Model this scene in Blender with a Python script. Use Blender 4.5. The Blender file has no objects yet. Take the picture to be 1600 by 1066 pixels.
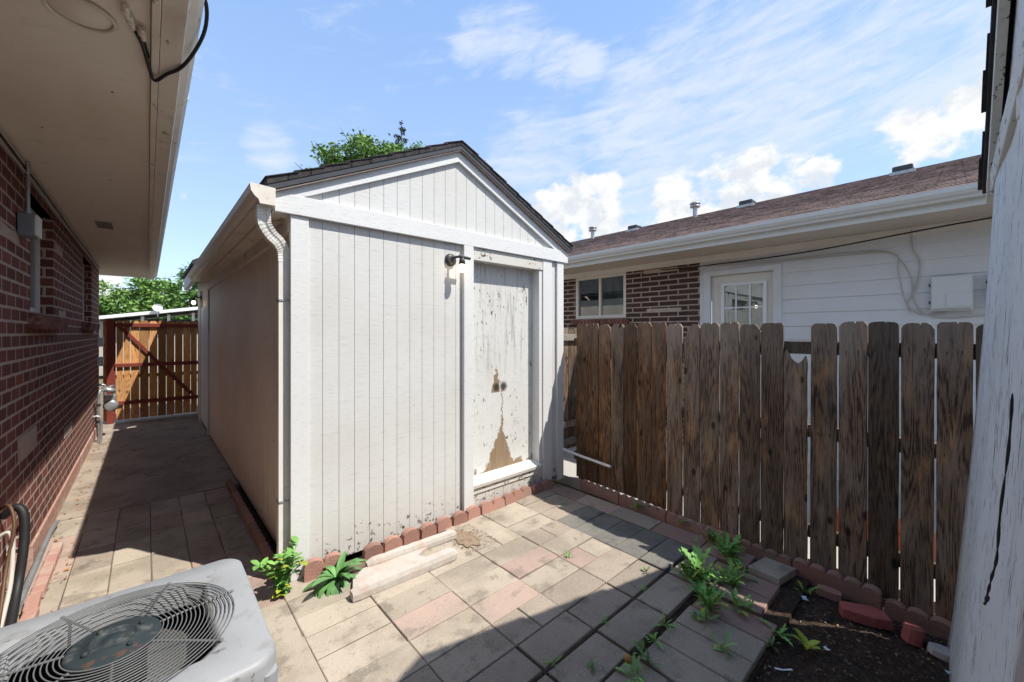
import bpy, math, random
from mathutils import Vector, Matrix
R = math.radians
scene = bpy.context.scene
COL = scene.collection
# ------------------------------------------------------------------ camera, sky, sun, exposure
EYE = 1.65
cd = bpy.data.cameras.new('camera'); cam = bpy.data.objects.new('camera', cd); COL.objects.link(cam)
cam.location = (0, 0, EYE); cam.rotation_euler = (R(90), 0, R(-42.2))
cd.sensor_width = 36; cd.lens = 36*628/1600; cd.shift_y = -13/1600
cd.clip_start = 0.02; cd.clip_end = 2000
scene.camera = cam
SUN = Vector((.345, -.58, 1)).normalized()
sl = bpy.data.lights.new('sun', 'SUN'); sl.energy = 4.5; sl.angle = R(0.5); sl.color = (1, .945, .86)
so = bpy.data.objects.new('sun', sl); COL.objects.link(so)
so.rotation_euler = SUN.to_track_quat('Z', 'Y').to_euler(); so.location = (4, -8, 12)
scene.view_settings.view_transform = 'Standard'; scene.view_settings.look = 'None'
scene.view_settings.exposure = 0.55; scene.view_settings.gamma = 1
w = bpy.data.worlds.new('World'); scene.world = w; w.use_nodes = True

class NT:
    """tiny node-graph helper"""
    def __init__(s, tree): s.t = tree; s.n = tree.nodes; s.l = tree.links
    def node(s, typ, **kw):
        n = s.n.new(typ)
        for k, v in kw.items(): setattr(n, k, v)
        return n
    def link(s, a, b): s.l.new(a, b)
    def inp(s, sock, v):
        if isinstance(v, bpy.types.NodeSocket): s.l.new(v, sock)
        else: sock.default_value = v
    def math(s, op, a, b=0.0, c=0.0, clamp=False):
        n = s.node('ShaderNodeMath', operation=op); n.use_clamp = clamp
        s.inp(n.inputs[0], a); s.inp(n.inputs[1], b)
        if op in ('MULTIPLY_ADD',): s.inp(n.inputs[2], c)
        return n.outputs[0]
    def ramp(s, v, lo, hi, a=0.0, b=1.0, smooth=True):
        n = s.node('ShaderNodeMapRange', interpolation_type='SMOOTHSTEP' if smooth else 'LINEAR')
        s.inp(n.inputs[0], v); s.inp(n.inputs[1], lo); s.inp(n.inputs[2], hi); s.inp(n.inputs[3], a); s.inp(n.inputs[4], b)
        return n.outputs[0]
    def mix(s, f, a, b, blend='MIX'):
        n = s.node('ShaderNodeMix', data_type='RGBA', blend_type=blend)
        s.inp(n.inputs[0], f); s.inp(n.inputs[6], c4(a)); s.inp(n.inputs[7], c4(b)); return n.outputs[2]
    def coord(s, scale=(1,1,1), kind='Object', rot=(0,0,0), loc=(0,0,0)):
        tc = s.node('ShaderNodeTexCoord'); m = s.node('ShaderNodeMapping')
        m.inputs['Scale'].default_value = scale; m.inputs['Rotation'].default_value = rot; m.inputs['Location'].default_value = loc
        s.link(tc.outputs[kind], m.inputs[0]); return m.outputs[0]
    def noise(s, vec, scale=1, detail=4, rough=.55, dist=0):
        n = s.node('ShaderNodeTexNoise'); s.link(vec, n.inputs['Vector'])
        n.inputs['Scale'].default_value = scale; n.inputs['Detail'].default_value = detail
        n.inputs['Roughness'].default_value = rough; n.inputs['Distortion'].default_value = dist
        return n.outputs[0]
def c4(c):
    if isinstance(c, bpy.types.NodeSocket): return c
    return tuple(c) + (1,) if len(c) == 3 else tuple(c)

def build_world():
    g = NT(w.node_tree); g.n.clear()
    out = g.node('ShaderNodeOutputWorld'); bg = g.node('ShaderNodeBackground'); g.link(bg.outputs[0], out.inputs[0])
    sky = g.node('ShaderNodeTexSky', sky_type='NISHITA'); sky.sun_disc = False
    sky.sun_elevation = math.asin(SUN.z); sky.sun_rotation = math.atan2(SUN.x, SUN.y)
    sky.altitude = 1600; sky.air_density = 1.0; sky.dust_density = .2; sky.ozone_density = 1.0
    tc = g.node('ShaderNodeTexCoord'); d = tc.outputs['Generated']
    def blob(az, el, r0, r1):
        v = Vector((math.sin(R(az))*math.cos(R(el)), math.cos(R(az))*math.cos(R(el)), math.sin(R(el))))
        n = g.node('ShaderNodeVectorMath', operation='DOT_PRODUCT'); g.link(d, n.inputs[0]); n.inputs[1].default_value = v
        return g.ramp(n.outputs['Value'], math.cos(R(r1)), math.cos(R(r0)))
    def mx(l):
        a = l[0]
        for b in l[1:]: a = g.math('MAXIMUM', a, b)
        return a
    # heaped white cumulus low in the sky, azimuth clockwise from +Y
    cum = mx([blob(*b) for b in CUMULUS])
    n1 = g.noise(g.coord((1, 1, 1.5), 'Generated'), 11, 9, .6, .15)
    dens = g.math('ADD', g.math('MULTIPLY', cum, .66), g.math('MULTIPLY', n1, 2.1))
    cmask = g.ramp(dens, 1.38, 1.66)
    # thin streaks
    cir = mx([blob(*b) for b in CIRRUS])
    sp = g.node('ShaderNodeSeparateXYZ'); g.link(d, sp.inputs[0])
    az = g.math('ARCTAN2', sp.outputs[0], sp.outputs[1]); el = g.math('ARCSINE', sp.outputs[2])
    def streaks(su, sv, k, scale, dist, off):
        cb = g.node('ShaderNodeCombineXYZ'); g.link(g.math('MULTIPLY', az, su), cb.inputs[0])
        g.link(g.math('ADD', g.math('MULTIPLY', el, sv), g.math('MULTIPLY', az, k)), cb.inputs[1]); cb.inputs[2].default_value = off
        return g.noise(cb.outputs[0], scale, 9, .62, dist)
    n2 = streaks(1.6, 7, -.9, 2.0, .5, 1.3); n3 = streaks(5, 17, -2.5, 2.2, .8, 4.1)
    st = g.math('ADD', g.math('MULTIPLY', n2, .75), g.math('MULTIPLY', n3, .45))
    smask = g.math('MULTIPLY', g.ramp(g.math('ADD', st, g.math('MULTIPLY', cir, .25)), .62, 1.0), .72)
    shade = g.noise(g.coord((1, 1, 1.2), 'Generated'), 16, 5, .6)
    ccol = g.mix(g.ramp(shade, .38, .58), (3.85, 4.1, 4.4), (5.0, 5.05, 5.1))
    base = g.mix(1.0, sky.outputs[0], SKY_TINT, 'MULTIPLY')
    air = g.mix(g.ramp(sp.outputs[2], 0, .75), (2.7, 3.55, 4.9), (1.6, 2.65, 4.8)); base = g.mix(.75, base, air)
    c1 = g.mix(smask, base, (4.2, 4.5, 5.0)); c2 = g.mix(cmask, c1, ccol)
    g.link(c2, bg.inputs[0]); bg.inputs[1].default_value = 0.14
CUMULUS = [(53, 15.0, 2, 9), (46.5, 13.5, 1, 6.5), (49, 17.5, 1, 5), (59, 12, 1, 6), (66, 16, 1, 6.5), (72, 17.5, 1, 6.5), (78, 16, 1, 6),
           (89, 19.5, 1.5, 5.5), (93, 21, .5, 4), (62, 9, 2, 8), (-3.5, 4.5, .2, 3), (100, 14, 4, 14),
           (150, 25, 5, 25), (250, 30, 5, 25), (300, 20, 5, 16)]
CIRRUS = [(92, 32, 5, 22), (74, 28, 3, 16), (60, 24, 3, 12), (46, 23, 2, 10), (38, 35.5, .2, 4.5), (43, 35.5, .5, 5), (48, 34.5, .5, 5), (52, 33, .5, 4), (11, 21.5, .2, 3.5), (200, 40, 10, 50)]
SKY_TINT = (1.85, 1.85, 1.75)
build_world()
try: scene.cycles.max_bounces = 10; scene.cycles.diffuse_bounces = 5
except Exception: pass

# ------------------------------------------------------------------ materials
def mat(name, base, rough=.8, layers=(), bumps=(), metal=0, spec=.35, rnd=0.0, island=0.0, emis=None):
    """layers: (scale, stretch, lo, hi, colour, amount[, distortion]); bumps: (scale, stretch, strength, distance)"""
    m = bpy.data.materials.new(name); m.use_nodes = True
    g = NT(m.node_tree); p = g.n['Principled BSDF']
    col = c4(base); first = True
    sock = None
    for i, L in enumerate(layers):
        sc, stt, lo, hi, cc, am = L[:6]; dist = L[6] if len(L) > 6 else 0
        f = g.ramp(g.noise(g.coord(stt, loc=(i*3.7, i*1.3, i*2.1)), sc, 6, .6, dist), lo, hi, 0, am)
        sock = g.mix(f, sock if sock else col, cc)
    if island or rnd:
        if island: r = g.node('ShaderNodeNewGeometry').outputs['Random Per Island']; a = island
        else: r = g.node('ShaderNodeObjectInfo').outputs['Random']; a = rnd
        v = g.ramp(r, 0, 1, 1-a, 1+a, False)
        cx = g.node('ShaderNodeCombineColor'); 
        for k in range(3): g.link(v, cx.inputs[k])
        sock = g.mix(1.0, sock if sock else col, cx.outputs[0], 'MULTIPLY')
    if sock: g.link(sock, p.inputs['Base Color'])
    else: p.inputs['Base Color'].default_value = col
    prev = None
    for i, (sc, stt, stg, dst) in enumerate(bumps):
        b = g.node('ShaderNodeBump'); b.inputs['Strength'].default_value = stg; b.inputs['Distance'].default_value = dst
        g.link(g.noise(g.coord(stt, loc=(i*2.7, 5, 1)), sc, 5, .6), b.inputs['Height'])
        if prev: g.link(prev, b.inputs['Normal'])
        prev = b.outputs[0]
    if prev: g.link(prev, p.inputs['Normal'])
    p.inputs['Roughness'].default_value = rough; p.inputs['Metallic'].default_value = metal
    p.inputs['Specular IOR Level'].default_value = spec
    if emis: p.inputs['Emission Color'].default_value = c4(emis[0]); p.inputs['Emission Strength'].default_value = emis[1]
    return m

def brick(name, c1, c2, mortar, bw, bh, ms, axes, bump=.6):
    """axes: object-space axes used as (u, v)"""
    m = bpy.data.materials.new(name); m.use_nodes = True
    g = NT(m.node_tree); p = g.n['Principled BSDF']
    tc = g.node('ShaderNodeTexCoord'); sp = g.node('ShaderNodeSeparateXYZ'); g.link(tc.outputs['Object'], sp.inputs[0])
    cb = g.node('ShaderNodeCombineXYZ')
    if axes == 'xy+z':
        g.link(g.math('ADD', sp.outputs[0], sp.outputs[1]), cb.inputs[0])
    g.link(sp.outputs[2], cb.inputs[1])
    b = g.node('ShaderNodeTexBrick'); b.offset = .5
    wob = g.node('ShaderNodeVectorMath', operation='ADD'); nz = g.node('ShaderNodeTexNoise'); g.link(tc.outputs['Object'], nz.inputs['Vector']); nz.inputs['Scale'].default_value = 9
    sc = g.node('ShaderNodeVectorMath', operation='SCALE'); g.link(nz.outputs['Color'], sc.inputs[0]); sc.inputs['Scale'].default_value = .006
    g.link(cb.outputs[0], wob.inputs[0]); g.link(sc.outputs[0], wob.inputs[1]); g.link(wob.outputs[0], b.inputs['Vector'])
    b.inputs['Scale'].default_value = 1; b.inputs['Brick Width'].default_value = bw; b.inputs['Row Height'].default_value = bh
    b.inputs['Mortar Size'].default_value = ms; b.inputs['Mortar Smooth'].default_value = .15
    b.inputs['Color1'].default_value = c4(c1); b.inputs['Color2'].default_value = c4(c2); b.inputs['Mortar'].default_value = c4(mortar)
    v = g.coord((1, 1, 1))
    f = g.ramp(g.noise(v, 45, 5, .7), .45, .75, 0, .4)
    s = g.mix(f, b.outputs[0], [x*.45 for x in c1])
    s = g.mix(g.ramp(g.noise(v, 2.2, 4), .5, .75, 0, .3), s, [x*1.5+.02 for x in c1])
    # efflorescence: irregular pale bloom
    s = g.mix(g.ramp(g.noise(g.coord((1,1,.7), loc=(4,2,7)), 3.1, 7, .7), .62, .8, 0, .35), s, (.42, .36, .32))
    g.link(s, p.inputs['Base Color']); p.inputs['Roughness'].default_value = .85; p.inputs['Specular IOR Level'].default_value = .3
    h = g.math('ADD', g.math('MULTIPLY', b.outputs[1], -1), g.math('MULTIPLY', g.noise(v, 60, 4, .7), .35))
    bp = g.node('ShaderNodeBump'); bp.inputs['Strength'].default_value = bump; bp.inputs['Distance'].default_value = .006
    g.link(h, bp.inputs['Height']); g.link(bp.outputs[0], p.inputs['Normal'])
    return m

def wood(name, dark, mid, light, grey, greyamt=.5, stretch=(14, 14, 1.1)):
    """weathered plank with long grain, knots, each board different"""
    m = bpy.data.materials.new(name); m.use_nodes = True
    g = NT(m.node_tree); p = g.n['Principled BSDF']
    rnd = g.node('ShaderNodeObjectInfo').outputs['Random']
    tc = g.node('ShaderNodeTexCoord')
    off = g.node('ShaderNodeCombineXYZ'); 
    for k, mul in enumerate((37, 61, 83)): g.link(g.math('MULTIPLY', rnd, mul), off.inputs[k])
    ad = g.node('ShaderNodeVectorMath', operation='ADD'); g.link(tc.outputs['Object'], ad.inputs[0]); g.link(off.outputs[0], ad.inputs[1])
    def mp(s):
        q = g.node('ShaderNodeMapping'); q.inputs['Scale'].default_value = s; g.link(ad.outputs[0], q.inputs[0]); return q.outputs[0]
    # growth-ring figure: large slow noise squeezed lengthwise, sliced into bands
    fig = g.noise(mp((5.5, 5.5, .42)), 1.5, 1.5, .4, .15)
    rings = g.math('SINE', g.math('MULTIPLY', fig, 150))
    fine = g.noise(mp(stretch), 9, 6, .7)
    pat = g.math('ADD', g.math('MULTIPLY', rings, .11), fine)
    s = g.mix(g.ramp(pat, .34, .60), dark, mid)
    s = g.mix(g.ramp(g.noise(mp((3, 3, .8)), 3.2, 5, .65), .5, .72, 0, .75), s, light)
    s = g.mix(g.ramp(g.noise(mp((6, 6, 1.1)), 1.6, 4, .6), .42, .7, 0, greyamt), s, grey)
    s = g.mix(g.ramp(g.noise(mp((40, 40, 1.6)), 4, 4, .6), .58, .66, 0, .8), s, [x*.3 for x in dark])
    spz = g.node('ShaderNodeSeparateXYZ'); g.link(tc.outputs['Object'], spz.inputs[0])
    wz = g.math('ADD', spz.outputs[2], g.math('MULTIPLY', g.math('SUBTRACT', fine, .5), .9))
    s = g.mix(g.ramp(wz, 1.25, 1.72, 0, greyamt), s, [x*1.15 for x in grey])
    vor = g.node('ShaderNodeTexVoronoi'); g.link(mp((3.6, 3.6, 1.9)), vor.inputs['Vector']); vor.inputs['Scale'].default_value = 1.6
    s = g.mix(g.ramp(vor.outputs['Distance'], .06, .13, .85, 0), s, [x*.4 for x in dark])
    v = g.ramp(rnd, 0, 1, .5, 1.25, False); cx = g.node('ShaderNodeCombineColor')
    for k in range(3): g.link(v, cx.inputs[k])
    s = g.mix(1.0, s, cx.outputs[0], 'MULTIPLY')
    g.link(s, p.inputs['Base Color']); p.inputs['Roughness'].default_value = .9; p.inputs['Specular IOR Level'].default_value = .2
    bp = g.node('ShaderNodeBump'); bp.inputs['Strength'].default_value = .8; bp.inputs['Distance'].default_value = .004
    g.link(pat, bp.inputs['Height']); g.link(bp.outputs[0], p.inputs['Normal'])
    return m

def peel(name, paint, under, amt, rough=.6, stretch=(1, 1, 1), low=None, grime=.25, saw=(2, 2, 26)):
    """painted wood: rough-sawn bump, flaked spots showing what is under; low = (z0, z1) extra flaking near the foot"""
    m = bpy.data.materials.new(name); m.use_nodes = True
    g = NT(m.node_tree); p = g.n['Principled BSDF']
    v1 = g.coord(stretch); sp = g.node('ShaderNodeSeparateXYZ'); g.link(g.coord(), sp.inputs[0])
    big = g.noise(v1, 3.5, 5, .6); chips = g.noise(v1, 26, 6, .68)
    dens = g.math('ADD', chips, g.math('MULTIPLY', big, .28))
    if low: dens = g.math('ADD', dens, g.ramp(sp.outputs[2], low[0], low[1], .17, 0))
    f = g.ramp(dens, amt, amt+.025)
    saw_n = g.noise(g.coord(saw), 7, 5, .7)
    s = g.mix(g.ramp(g.noise(v1, 1.3, 5), .35, .7, 0, grime), paint, [paint[0]*.86, paint[1]*.83, paint[2]*.77])
    s = g.mix(g.ramp(saw_n, .50, .72, 0, .38), s, [x*.60 for x in paint])
    if low: s = g.mix(g.ramp(g.math('ADD', sp.outputs[2], g.math('MULTIPLY', big, .35)), low[0]+.1, low[1]+.25, .35, 0), s, (.42, .37, .3))
    s = g.mix(f, s, g.mix(g.noise(v1, 40, 3), under, [x*.4 for x in under]))
    g.link(s, p.inputs['Base Color']); p.inputs['Roughness'].default_value = rough; p.inputs['Specular IOR Level'].default_value = .3
    h = g.math('SUBTRACT', g.math('MULTIPLY', saw_n, .6), g.math('MULTIPLY', f, .7))
    bp = g.node('ShaderNodeBump'); bp.inputs['Strength'].default_value = .55; bp.inputs['Distance'].default_value = .005
    g.link(h, bp.inputs['Height']); g.link(bp.outputs[0], p.inputs['Normal'])
    return m

def door_paint():
    m = peel('door_paint', (.62, .625, .61), (.16, .13, .09), .75, .55, (1, 1, .45), None, .4, (2, 2, 3))
    g = NT(m.node_tree); p = g.n['Principled BSDF']
    old = p.inputs['Base Color'].links[0].from_socket
    sp = g.node('ShaderNodeSeparateXYZ'); g.link(g.coord(), sp.inputs[0]); x, z = sp.outputs[0], sp.outputs[2]
    n = g.noise(g.coord((1, 1, .8)), 11, 5, .7); nn = g.math('MULTIPLY', g.math('SUBTRACT', n, .5), .34)
    # bare plywood: along the foot, a tongue rising from it and an island higher up  (object x 0..0.87, z from the door foot)
    foot = g.ramp(g.math('ADD', z, nn), .05, .075, 1, 0)
    def tri(cx, half, z0, z1):
        wd = g.ramp(z, z0, z1, half, half*.12, False)
        dx = g.math('ABSOLUTE', g.math('SUBTRACT', g.math('ADD', x, g.math('MULTIPLY', nn, .5)), cx))
        a = g.ramp(g.math('SUBTRACT', wd, dx), -.004, .004)
        return g.math('MULTIPLY', g.math('MULTIPLY', a, g.ramp(z, z1-.02, z1, 1, 0)), g.ramp(z, z0-.01, z0, 0, 1))
    bare = g.math('MAXIMUM', foot, tri(.43, .21, 0, .40)); bare = g.math('MAXIMUM', bare, tri(.45, .022, .28, .86)); bare = g.math('MAXIMUM', bare, tri(.37, .05, .80, 1.04))
    ply = g.mix(g.noise(g.coord((12, 12, 1)), 3, 5), (.36, .26, .165), (.17, .12, .08))
    s = g.mix(bare, old, ply)
    # grey mildew streaks running down the face
    st = g.ramp(g.noise(g.coord((9, 9, .8), loc=(1.7, 0, 0)), 2.0, 5, .7), .47, .70, 0, .75)
    st = g.math('MULTIPLY', st, g.ramp(z, .75, 1.35))
    s = g.mix(st, s, (.20, .20, .17))
    # dark stain round the lost handle
    def spot(cx, cz, r):
        d = g.math('ADD', g.math('POWER', g.math('SUBTRACT', x, cx), 2), g.math('POWER', g.math('SUBTRACT', z, cz), 2))
        return g.ramp(g.math('ADD', g.math('SQRT', d), g.math('MULTIPLY', nn, .12)), r*.3, r, .95, 0)
    s = g.mix(g.math('MAXIMUM', spot(.375, .845, .06), spot(.47, .85, .065)), s, (.035, .033, .025))
    g.link(s, p.inputs['Base Color'])
    return m

M = {}
M['white'] = peel('white_paint', (.60, .605, .595), (.16, .13, .10), .858, .6, low=(-.05, .5), grime=.5, saw=(1.3, 1.3, 8))
M['white_trim'] = peel('white_trim_paint', (.66, .67, .67), (.15, .12, .10), .88, .55, low=(-.05, .3), grime=.2, saw=(3, 3, 12))
M['white_side'] = peel('white_paint_warm_bounce', (.80, .71, .61), (.16, .12, .09), .88, .6, low=(-.05, .4), grime=.7, saw=(14, 14, .8))  # the front's white paint, its colour warmed to carry bounce light
M['peel_wall'] = peel('peeling_grey_white_paint', (.63, .655, .67), (.13, .125, .12), .725, .65, (2.6, 2.6, .40), None, .3, (9, 9, 1.2))
M['peel_trim'] = peel('peeling_old_trim', (.60, .59, .55), (.17, .13, .10), .735, .7, (.6, 1, 1), None, .5, (3, 3, 9))
M['door'] = door_paint()
M['metal_white'] = mat('white_enamelled_metal', (.72, .71, .67), .42, [(4, (1,1,1), .45, .8, (.5, .46, .38), .45), (30, (1,1,1), .62, .7, (.3, .26, .2), .35)], [(3, (1,1,1), .15, .01)], spec=.5)
M['gutter_cream'] = mat('cream_gutter_metal', (.72, .67, .59), .45, [(4, (1,1,1), .45, .8, (.42, .36, .28), .5), (34, (1,.3,1), .64, .7, (.12, .09, .06), .7)], [(3, (1,1,1), .15, .01)], spec=.5)  # one cream metal for the shed and brick house gutters
M['gutter_far'] = mat('pale_gutter_metal', (.66, .67, .64), .45, [(3, (1,1,1), .5, .8, (.5, .5, .45), .3)], spec=.5)
M['soffit'] = mat('soffit_paint', (.80, .745, .66), .7, [(1.4, (1, .4, 1), .42, .7, (.68, .57, .46), .65), (9, (1,1,1), .6, .75, (.50, .41, .32), .4), (38, (1,1,1), .70, .74, (.14, .11, .08), .7)], [(25, (1,.4,1), .25, .006)])
M['soffit_trim'] = mat('soffit_trim_paint', (.76, .71, .63), .6, [(22, (1,.25,1), .6, .68, (.18, .13, .09), .7), (3, (1,1,1), .4, .8, (.45, .38, .3), .4)], [(20, (1,1,1), .25, .004)])
M['roof_dark'] = mat('asphalt_shingle_edge', (.035, .036, .042), .95, [(14, (1,1,1), .5, .7, (.075, .07, .07), .6)], [(60, (1,1,1), .5, .004)])
M['roof_edge'] = mat('dark_drip_edge', (.045, .05, .062), .7, [(5, (1,1,1), .4, .7, (.07, .07, .08), .6)])
M['fascia_brown'] = mat('bare_brown_board', (.21, .165, .14), .85, [(8, (1,1,1), .45, .7, (.34, .30, .27), .6)], [(30, (1,1,1), .3, .003)])
M['brick_left'] = brick('maroon_brick', (.23, .072, .054), (.115, .042, .034), (.46, .37, .31), .215, .082, .0095, 'xy+z')
M['brick_far'] = brick('dark_brown_brick', (.085, .044, .034), (.055, .031, .026), (.40, .34, .28), .30, .079, .011, 'xy+z')
M['sill'] = mat('rowlock_brick', (.15, .055, .042), .85, [(26, (1,4,1), .48, .6, (.30, .22, .18), .6)], [(40, (1,1,1), .5, .005)], island=.25)
M['mortar_patch'] = mat('mortar_patch', (.48, .39, .32), .9, [(9, (1,1,1), .45, .7, (.36, .25, .2), .6)], [(40, (1,1,1), .5, .004)])
M['foundation'] = mat('painted_foundation', (.40, .22, .175), .9, [(6, (1,1,1), .42, .65, (.46, .36, .30), .8), (30, (1,1,1), .6, .7, (.2, .13, .1), .6)], [(30, (1,1,1), .6, .008)])
def stone(name, a, b, c, isl=.12):
    return mat(name, a, .92, [(2.4, (1,1,1), .42, .65, b, .8), (1.1, (1,1,1), .5, .68, [x*.66 for x in a], .6), (7, (1,1,1), .55, .66, [x*.72 for x in b], .7), (150, (1,1,1), .55, .68, c, .75), (70, (1,1,1), .60, .68, [x*.5 for x in a], .6), (5.5, (1,1,1), .58, .72, [x*.55 for x in b], .45)],
               [(120, (1,1,1), .7, .004), (14, (1,1,1), .5, .008)], island=isl)
M['paver_tan'] = stone('tan_paver', (.40, .345, .275), (.27, .23, .18), (.46, .41, .34))
M['paver_grey_shaded'] = stone('grey_and_shaded_paver', (.30, .25, .20), (.235, .195, .155), (.46, .40, .33))  # grey pavers, and a shaded copy of the tan with shade in its colour
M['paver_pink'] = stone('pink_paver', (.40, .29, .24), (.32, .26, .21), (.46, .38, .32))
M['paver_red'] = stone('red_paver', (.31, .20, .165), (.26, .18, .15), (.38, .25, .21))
M['paver_dark'] = stone('dark_grey_paver', (.17, .16, .14), (.12, .12, .115), (.27, .25, .22))  # darkest of the paver tones, plain dark grey
M['slab'] = stone('concrete_slab', (.33, .28, .225), (.22, .18, .14), (.43, .37, .31), .0)
M['soil'] = mat('dark_soil', (.038, .024, .016), .98, [(30, (1,1,1), .45, .62, (.085, .055, .036), .8), (110, (1,1,1), .60, .66, (.26, .19, .13), .7)], [(60, (1,1,1), 1, .02), (200, (1,1,1), .7, .006)])
M['joint'] = mat('joint_sand', (.15, .115, .085), .98, [(3, (1,1,1), .45, .6, (.06, .045, .035), .8)])
M['sand'] = mat('silt', (.27, .20, .14), .98, [(30, (1,1,1), .45, .62, (.17, .12, .08), .8), (140, (1,1,1), .60, .66, (.45, .36, .27), .7)], [(90, (1,1,1), .8, .01)])
M['ground'] = mat('dry_ground', (.17, .135, .10), .98, [(.8, (1,1,1), .4, .65, (.10, .12, .05), .8), (20, (1,1,1), .45, .6, (.24, .19, .14), .6)], [(30, (1,1,1), .6, .03)])
M['terracotta'] = mat('terracotta_concrete', (.33, .175, .135), .9, [(5, (1,1,1), .42, .68, (.26, .18, .145), .75), (120, (1,1,1), .56, .66, (.42, .24, .19), .6), (14, (1,1,1), .62, .74, (.10, .07, .055), .6)], [(80, (1,1,1), .8, .006), (12, (1,1,1), .6, .012)], rnd=.28)
M['old_concrete'] = mat('old_chalky_concrete', (.47, .43, .385), .95, [(6, (1,1,1), .45, .7, (.42, .30, .23), .6), (40, (1,1,1), .55, .75, (.28, .25, .22), .5)], [(22, (1,1,1), .5, .008), (80, (1,1,1), .5, .004)])
M['fence'] = wood('weathered_fence_wood', (.045, .031, .023), (.19, .124, .082), (.40, .235, .12), (.27, .225, .185), .5)
M['fence_warm'] = wood('warmer_fence_wood', (.052, .026, .016), (.20, .104, .054), (.48, .24, .10), (.24, .19, .145), .4)
M['fence_end'] = wood('rail_wood', (.07, .05, .038), (.16, .13, .10), (.20, .15, .11), (.24, .22, .19), .7, (1.2, 1.2, 14))
M['gate_board'] = wood('cedar_gate_board', (.45, .19, .06), (.66, .33, .12), (.72, .42, .17), (.36, .24, .14), .3)
M['gate_red'] = mat('red_stained_rail', (.21, .042, .028), .7, [(12, (1,1,1), .5, .7, (.15, .025, .018), .6)], [(20, (1,1,1), .2, .003)])
M['black_metal'] = mat('black_painted_metal', (.035, .036, .04), .45, [(8, (1,1,1), .5, .7, (.07, .07, .07), .5)], spec=.5)
M['black_rubber'] = mat('black_cable_sheath', (.016, .016, .017), .55)
M['grey_box'] = mat('grey_conduit_box', (.17, .19, .22), .5, [(6, (1,1,1), .5, .7, (.24, .25, .27), .5)], spec=.5)
M['galv'] = mat('galvanised_steel', (.42, .43, .44), .42, [(10, (1,1,1), .45, .65, (.28, .28, .28), .7)], metal=.6)
M['cable_pale'] = mat('painted_over_cable', (.47, .44, .39), .6)
M['bulb'] = mat('lit_bulb', (1, .9, .75), .3, emis=((1, .80, .55), 6))
M['orange'] = mat('orange_rubber', (.10, .05, .025), .5)
M['siding_far'] = mat('pale_lap_siding', (.66, .68, .69), .6, [(2, (1,1,1), .42, .7, (.60, .58, .54), .5), (.9, (1,.3,1), .5, .7, (.55, .52, .47), .4)], [(12, (1,.2,3), .15, .003)])
M['soffit_far'] = mat('cream_soffit', (.64, .55, .46), .65, [(1, (1,1,1), .4, .7, (.52, .46, .37), .6)])
M['trim_far'] = mat('cream_trim', (.70, .67, .60), .55, [(5, (1,1,1), .5, .75, (.58, .53, .45), .4)])
M['plastic'] = mat('pale_plastic', (.62, .64, .63), .45, [(3, (1,1,1), .5, .75, (.5, .52, .5), .4)], spec=.5)
M['dark_in'] = mat('dim_room', (.03, .035, .04), .9)
M['curtain'] = mat('pale_curtain', (.36, .39, .36), .9, [(3, (1,3,1), .4, .65, (.16, .22, .16), .8)])
M['blind'] = mat('bug_screen', (.10, .12, .13), .9, [(30, (1,1,1), .4, .65, (.15, .17, .17), .6)])
M['leaf'] = mat('tree_leaf', (.09, .19, .035), .6, island=.45)
M['leaf2'] = mat('tree_leaf_bright', (.15, .27, .06), .6, island=.45)
M['leaf3'] = mat('conifer_leaf', (.028, .055, .03), .7, island=.4)
M['bark'] = mat('bark', (.10, .075, .055), .95, [(9, (1,1,.2), .45, .6, (.05, .038, .03), .8)], [(12, (1,1,.3), .7, .03)])
M['weed'] = mat('weed_leaf', (.15, .33, .07), .55, [(25, (1,1,1), .45, .65, (.22, .42, .11), .6)], island=.35)
M['weed_yellow'] = mat('yellowing_leaf', (.33, .40, .05), .55, island=.2)
M['broad'] = mat('broad_leaf', (.095, .23, .07), .45, [(12, (1,1,1), .45, .65, (.15, .31, .10), .6)], island=.25, spec=.5)
M['acmetal'] = mat('grey_enamelled_steel', (.30, .31, .32), .5, [(2.5, (1,1,1), .45, .75, (.23, .235, .24), .6), (17, (1.0,1.0,1), .64, .72, (.12, .115, .105), .8), (9, (1,1,1), .56, .70, (.20, .195, .18), .6), (60, (1,1,1), .65, .70, (.08, .07, .06), .7)], [(4, (1,1,1), .12, .015), (90, (1,1,1), .12, .001)], spec=.4)
M['acwire'] = mat('coated_fan_wire', (.13, .135, .135), .5, [(14, (1,1,1), .5, .7, (.13, .13, .12), .6)], spec=.5)
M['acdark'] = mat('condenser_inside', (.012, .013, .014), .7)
M['acplate'] = mat('dusty_motor_plate', (.028, .038, .043), .8, [(14, (1,1,1), .52, .66, (.13, .13, .115), .7), (16, (1,1,1), .6, .68, (.13, .06, .035), .6)], spec=.15)
M['blade'] = mat('fan_blade_metal', (.11, .11, .105), .5, [(5, (1,1,1), .45, .7, (.15, .14, .12), .6)], metal=.3)
M['coil'] = mat('coil_fins', (.045, .045, .043), .8, [(60, (1,1,.05), .45, .6, (.015, .015, .015), .8)])
M['chip'] = mat('wood_chip', (.19, .13, .08), .9, island=.5)
M['dryleaf'] = mat('dry_leaf', (.33, .17, .06), .85, island=.5)
M['litter'] = mat('white_scrap', (.75, .78, .8), .6)
M['bluelitter'] = mat('blue_white_scrap', (.35, .5, .7), .5, [(60, (1,1,1), .5, .6, (.8, .8, .8), .8)])
M['redbrick'] = mat('broken_red_brick', (.36, .10, .085), .92, [(7, (1,1,1), .45, .7, (.26, .10, .08), .7), (90, (1,1,1), .6, .7, (.5, .3, .26), .6)], [(40, (1,1,1), .7, .008)])
M['rust'] = mat('rusty_nail', (.03, .017, .012), .8)
M['card'] = mat('cardboard', (.55, .43, .26), .9)
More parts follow.
